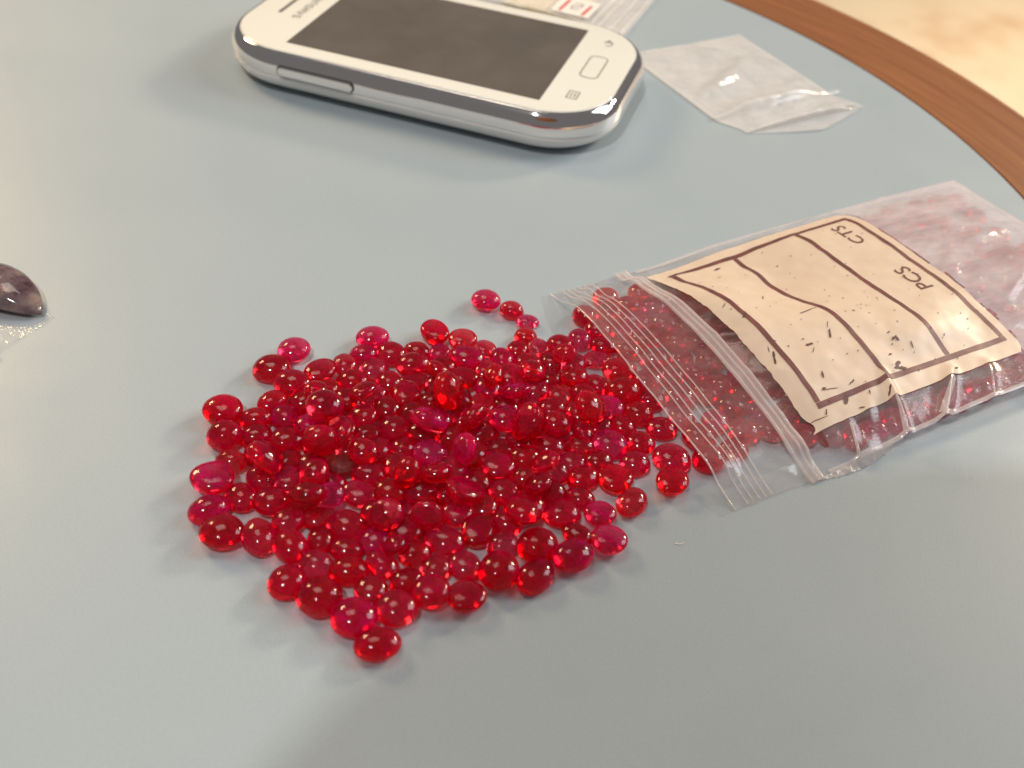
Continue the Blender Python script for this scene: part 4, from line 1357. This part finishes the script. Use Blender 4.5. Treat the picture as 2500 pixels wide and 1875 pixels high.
marks('maker_lettering', paths, .40, M_GREY)
# volume rocker let into the trim on the near side
def pill(name, x0, x1, z0, z1, y, depth, r, material, parent):
    P = rrect(x0, z0, x1, z1, r, 6)
    n = len(P)
    V = []
    xc = (x0 + x1) / 2
    def ybase(x, z):
        bow = .35 * (1 - ((x - 33.8) / 53.7) ** 2)
        lean = .0 if z < 6.8 else .28 * ((z - 6.8) / 2.0) ** 1.6
        return y - bow + lean
    P2 = rrect(x0 + .35, z0 + .35, x1 - .35, z1 - .35, max(r - .35, .1), 6)
    for Q, dd in ((P, 0.35), (P, -depth * .6), (P2, -depth)):
        for x, z in Q:
            V.append(((x - PX) * MM, (ybase(x, z) + dd - PY) * MM, z * MM))
    Fc = [(j * n + i, j * n + (i + 1) % n, (j + 1) * n + (i + 1) % n, (j + 1) * n + i) for j in range(2) for i in range(n)]
    Fc.append(tuple(range(2 * n, 3 * n)))
    return mesh_obj(name, V, Fc, material, parent)
rk = pill('rocker_gap', 1.0, 22.6, 5.75, 8.75, OY0, .05, 1.2, M_GROOVE, phone)
pill('volume_rocker', 1.35, 22.25, 5.95, 8.50, OY0, .50, 1.0, M_CHROME, phone)

# ------------------------------------------------------------------ small empty zip bag
P0, P1 = Vector((109.5, 33.2)), Vector((137.6, 64.2))
SD = (P1 - P0).normalized()
TD = Vector((-SD.y, SD.x))
WB = (P1 - P0).length
sbag = empty('small_zip_bag', (P0.x * MM, P0.y * MM, 0), math.atan2(SD.y, SD.x))
tag(sbag, 'small empty clear zip bag lying flat beside the phone, near the table rim', 'plastic bag')
def sb_h(s, t):
    q = s / WB
    arch = math.sin(math.pi * min(max(q, 0), 1)) ** 1.2
    h = .35
    h += 3.0 * arch * math.exp(-(t / 3.4) ** 2)                 # zip arched up
    h += 1.9 * arch * (1 - sm(-9.5, -2, t)) if t < 0 else 0
    e = min(1, s / 4, (WB - s) / 4) if 0 < s < WB else 0
    h += e * .9 * max(0, mnoise.noise((s * .09 + 2, t * .16, 4.4))) + e * .25 * mnoise.noise((s * .3, t * .3, 1.))
    d, a = seg_d(s, t, (8, 12), (30, 24))
    h += 1.6 * math.exp(-(d / 3.2) ** 2)
    d, a = seg_d(s, t, (11, 14), (20, 17))
    h += .7 * math.exp(-(d / .7) ** 2)
    d, a = seg_d(s, t, (6, -5), (36, -3.5))
    h += .8 * math.exp(-(d / .9) ** 2)
    return h
ns, nt_ = 70, 84
V = []
for i in range(ns):
    q = i / (ns - 1)
    tl = -9.4 - .8 * math.sin(math.pi * q)
    for j in range(nt_):
        t = tl + (41.5 - tl) * j / (nt_ - 1)
        s = q * WB + (3.7 * sm(0, 9, -t))
        V.append((s * MM, t * MM, sb_h(q * WB, t) * MM))
mesh_obj('front_film', V, grid_faces(ns, nt_), M_CLEAR, sbag, True)
V = []
for i in range(ns):
    q = i / (ns - 1)
    tl = -9.4 - 6.6 * (1 - abs(2 * q - 1) ** 1.25)
    for j in range(30):
        t = tl + (41.5 - tl) * j / 29
        s = q * WB + 3.7 * sm(0, 9, -t)
        V.append((s * MM, t * MM, (.12 + .5 * sm(9, 16, -t)) * MM))
mesh_obj('back_film', V, grid_faces(ns, 30), M_CLEAR, sbag, True)
def sb_strip(name, pts, wd, material, lift=.15, bulge=.4):
    V = []
    k = 5
    P = [Vector(p) for p in pts]
    for i in range(len(P)):
        d = (P[min(i + 1, len(P) - 1)] - P[max(i - 1, 0)]).normalized()
        nn = Vector((-d.y, d.x))
        for s_ in range(k):
            q = P[i] + nn * wd * (s_ / (k - 1) - .5)
            V.append((q.x * MM, q.y * MM, (sb_h(q.x, q.y) + lift + bulge * (1 - (2 * s_ / (k - 1) - 1) ** 2)) * MM))
    return mesh_obj(name, V, grid_faces(len(P), k), material, sbag, True)
sb_strip('zip_ridge', [(s, 0) for s in np.linspace(-.6, WB + 3.2, 50)], 1.7, M_CLEAR2)
sb_strip('lip_edge', [(s + 3.7, -9.6) for s in np.linspace(0, WB, 40)], .45, M_CLEAR2, .05, .1)
sb_strip('side_seam', [(.2, t) for t in np.linspace(0, 41.4, 40)], .8, M_CLEAR2, .05, .1)
sb_strip('side_seam', [(WB - .2, t) for t in np.linspace(0, 41.4, 40)], .8, M_CLEAR2, .05, .1)
sb_strip('end_seam', [(s, 41.2) for s in np.linspace(.2, WB - .2, 40)], .8, M_CLEAR2, .05, .1)

# ------------------------------------------------------------------ packet behind the phone
pk = empty('paper_packet_bag', (.052, .098, 0), math.radians(-4))
tag(pk, 'clear zip bag holding cream paper with red print, behind the phone', 'plastic bag')
def sheet(name, x0, y0, x1, y1, zf, material, parent, nx=30, ny=30):
    V = []
    for i in range(nx):
        for j in range(ny):
            x, y = x0 + (x1 - x0) * i / (nx - 1), y0 + (y1 - y0) * j / (ny - 1)
            V.append((x * MM, y * MM, zf(x, y) * MM))
    return mesh_obj(name, V, grid_faces(nx, ny), material, parent, True)
def slab(name, x0, y0, x1, y1, z0, z1, material, parent):
    V = [(x * MM, y * MM, z * MM) for z in (z0, z1) for x, y in ((x0, y0), (x1, y0), (x1, y1), (x0, y1))]
    return mesh_obj(name, V, [(3, 2, 1, 0), (4, 5, 6, 7), (0, 1, 5, 4), (1, 2, 6, 5), (2, 3, 7, 6), (3, 0, 4, 7)], material, parent)
def ph_(x, y):
    return 2.2 + .7 * mnoise.noise((x * .12, y * .12, 2)) + .35 * mnoise.noise((x * .5, y * .06, 6)) - 1.3 * sm(11, 22, x)
sheet('film', -28, -24, 24, 34, ph_, M_CLEAR, pk, 60, 50)
sheet('back_film', -28, -24, 24, 34, lambda x, y: .1, M_CLEAR, pk, 4, 4)
slab('cream_card', -17, -21, 8, 20, .3, 1.2, M_CARD, pk)
lb = slab('paper_label', -1, -22, 11.5, -9, ph_(5, -15) + .15, ph_(5, -15) + .3, M_PAPER, pk)
zl = ph_(5, -15) + .36
def pk_marks(name, paths, wd, material):
    V2, Fc = strokes(paths, wd)
    return mesh_obj(name, [(q[0] * MM, q[1] * MM, zl * MM) for q in V2], Fc, material, lb)
pk_marks('red_bar', [[(1.6, -20.8), (1.9, -11.5)]], .95, M_RED)
pk_marks('red_bar', [[(9.1, -20.8), (9.5, -12.5)]], .95, M_RED)
pk_marks('grey_letter', [[(4.0, -13.2), (6.8, -12.8), (6.9, -15.0), (4.2, -15.4), (4.3, -17.6), (7.0, -17.2)]], .5, M_GREY)
def pk_strip(name, x, wd, lift=.2):
    V = []
    for i in range(40):
        y = -24 + 58 * i / 39
        for k in range(4):
            xx = x + wd * (k / 3 - .5) + .5 * mnoise.noise((y * .1, x, 0))
            V.append((xx * MM, y * MM, (ph_(xx, y) + lift + .25 * (k in (1, 2))) * MM))
    mesh_obj(name, V, grid_faces(40, 4), M_CLEAR2, pk, True)
for x in (13.2, 15.6, 19.2, 22.6):
    pk_strip('zip_ridge', x, .9)

# ------------------------------------------------------------------ dark stone in a clear wrap at the left edge
def mat_stone():
    mt, nt, out = mat('mottled_purple_stone')
    p = nd(nt, 'ShaderNodeBsdfPrincipled')
    f = noise(nt, 190., 5, .65)
    c = ramp(nt, f, [(.30, (.060, .018, .020, 1)), (.44, (.16, .095, .110, 1)), (.56, (.26, .185, .185, 1)), (.70, (.42, .30, .25, 1))])
    nt.links.new(c, p.inputs['Base Color'])
    p.inputs['Roughness'].default_value = .10
    p.inputs['Transmission Weight'].default_value = .35
    bp = nd(nt, 'ShaderNodeBump')
    bp.inputs['Strength'].default_value = .35
    bp.inputs['Distance'].default_value = .0012
    nt.links.new(noise(nt, 150., 2), bp.inputs['Height'])
    nt.links.new(bp.outputs[0], p.inputs['Normal'])
    nt.links.new(p.outputs[0], out.inputs[0])
    return mt
M_PURPLE = mat_stone()
M_CLEARW = mat_film('wrapper_film', .10, .22, scale=90., bump=.6)
st = empty('wrapped_stone', (-.0070, -.1038, 0), math.radians(-13))
tag(st, 'purple-brown pointed polished stone on a clear wrapper at the left edge', 'stone')
V, Fc = [], []
seg, rg = 28, 30
for j in range(rg + 1):
    q = -1 + 2 * j / rg
    wq = max(.012, (1 - abs(q) ** 2.1) ** .8)
    for k in range(seg):
        a = 2 * math.pi * k / seg
        y, z = math.cos(a), math.sin(a)
        bump_ = 1 + .05 * mnoise.noise((q * 3, y * 1.5, z * 1.5))
        V.append((q * 11.6 * MM, y * 5.0 * wq * bump_ * MM, (2.35 * (.35 + .65 * wq) + (3.0 if z > 0 else 2.2) * z * wq * bump_) * MM))
for j in range(rg):
    for k in range(seg):
        Fc.append((j * seg + k, j * seg + (k + 1) % seg, (j + 1) * seg + (k + 1) % seg, (j + 1) * seg + k))
Fc.append(tuple(reversed(range(seg))))
Fc.append(tuple(range(rg * seg, (rg + 1) * seg)))
mesh_obj('stone', V, Fc, M_PURPLE, st, True)
def wrap_h(x, y):
    e = 1 - sm(-12, -6, y)
    return .15 + e * (.5 + 2.2 * max(0, mnoise.noise((x * .16, y * .16, 3))) + .4 * mnoise.noise((x * .6, y * .6, 9)))
sheet('wrapper', -16, -15.0, 13.5, 1.5, wrap_h, M_CLEARW, st, 60, 50)
V = [((7 + 7 * i / 19) * MM, (-13.6 + .06 * i + .4 * math.sin(i * .5) + .5 * k) * MM, (wrap_h(7 + 7 * i / 19, -13) + .2 + .6 * (k == 1)) * MM) for i in range(20) for k in range(3)]
mesh_obj('wrapper_fold', V, grid_faces(20, 3), M_RIDGE, st, True)
# unseen dome added only to cast a shadow over the front of the table
pd = empty('shadow_caster', (0.1551, -0.3125, 0.30))
tag(pd, 'brown unseen dome added above the table to cast the front shadow', 'shadow caster')
V, Fc = [], []
n = 48
prof = [(0.106, 0), (0.104, .006), (.072, .060), (.042, .090), (.012, .100), (.0005, .101)]
for r, z in prof:
    V += [(r * math.cos(2 * math.pi * i / n), r * math.sin(2 * math.pi * i / n), z) for i in range(n)]
for j in range(len(prof) - 1):
    Fc += [(j * n + i, j * n + (i + 1) % n, (j + 1) * n + (i + 1) % n, (j + 1) * n + i) for i in range(n)]
mesh_obj('caster_dome', V, Fc, principled('caster_brown', (.42, .23, .14), .55), pd, True)
V, Fc = [], []
for z in (.1, 1.4):
    V += [(.003 * math.cos(math.pi / 4 * i), .003 * math.sin(math.pi / 4 * i), z) for i in range(8)]
mesh_obj('caster_cord', V, [(i, (i + 1) % 8, 8 + (i + 1) % 8, 8 + i) for i in range(8)], M_GROOVE, pd)
# tiny bright fibre on the table in front of the heap
V = [((129.3 + .35 * i - .02 * i * i) * MM, (-114.2 + .13 * i + .03 * (i - 3) ** 2 + k * .14) * MM, .12 * MM) for i in range(7) for k in (0, 1)]
tag(mesh_obj('fibre', V, grid_faces(7, 2), M_PAPER), 'tiny pale fibre on the bare table below the bag mouth', 'fibre')

DV, DF = [], []
for _ in range(45):
    a, r = rnd.uniform(0, 6.283), .19 * math.sqrt(rnd.random())
    x, y = TC.x + r * math.cos(a), TC.y + r * math.sin(a)
    s, q, e = rnd.uniform(.04, .09), rnd.uniform(0, 3.14), rnd.uniform(1, 3.5)
    b = len(DV)
    for dx, dy in ((-e, -1), (e, -.7), (e * .8, .9), (-e * .9, .8)):
        DV.append((x + s * MM * (dx * math.cos(q) - dy * math.sin(q)), y + s * MM * (dx * math.sin(q) + dy * math.cos(q)), .00006))
    DF.append((b, b + 1, b + 2, b + 3))
dust = mesh_obj('dust', DV, DF, principled('dust_lint', (.62, .58, .52), .9, var=.4, vscale=40.))
dust['kind'] = 'stuff'
tag(dust, 'fine dust specks scattered over the table top', 'dust')
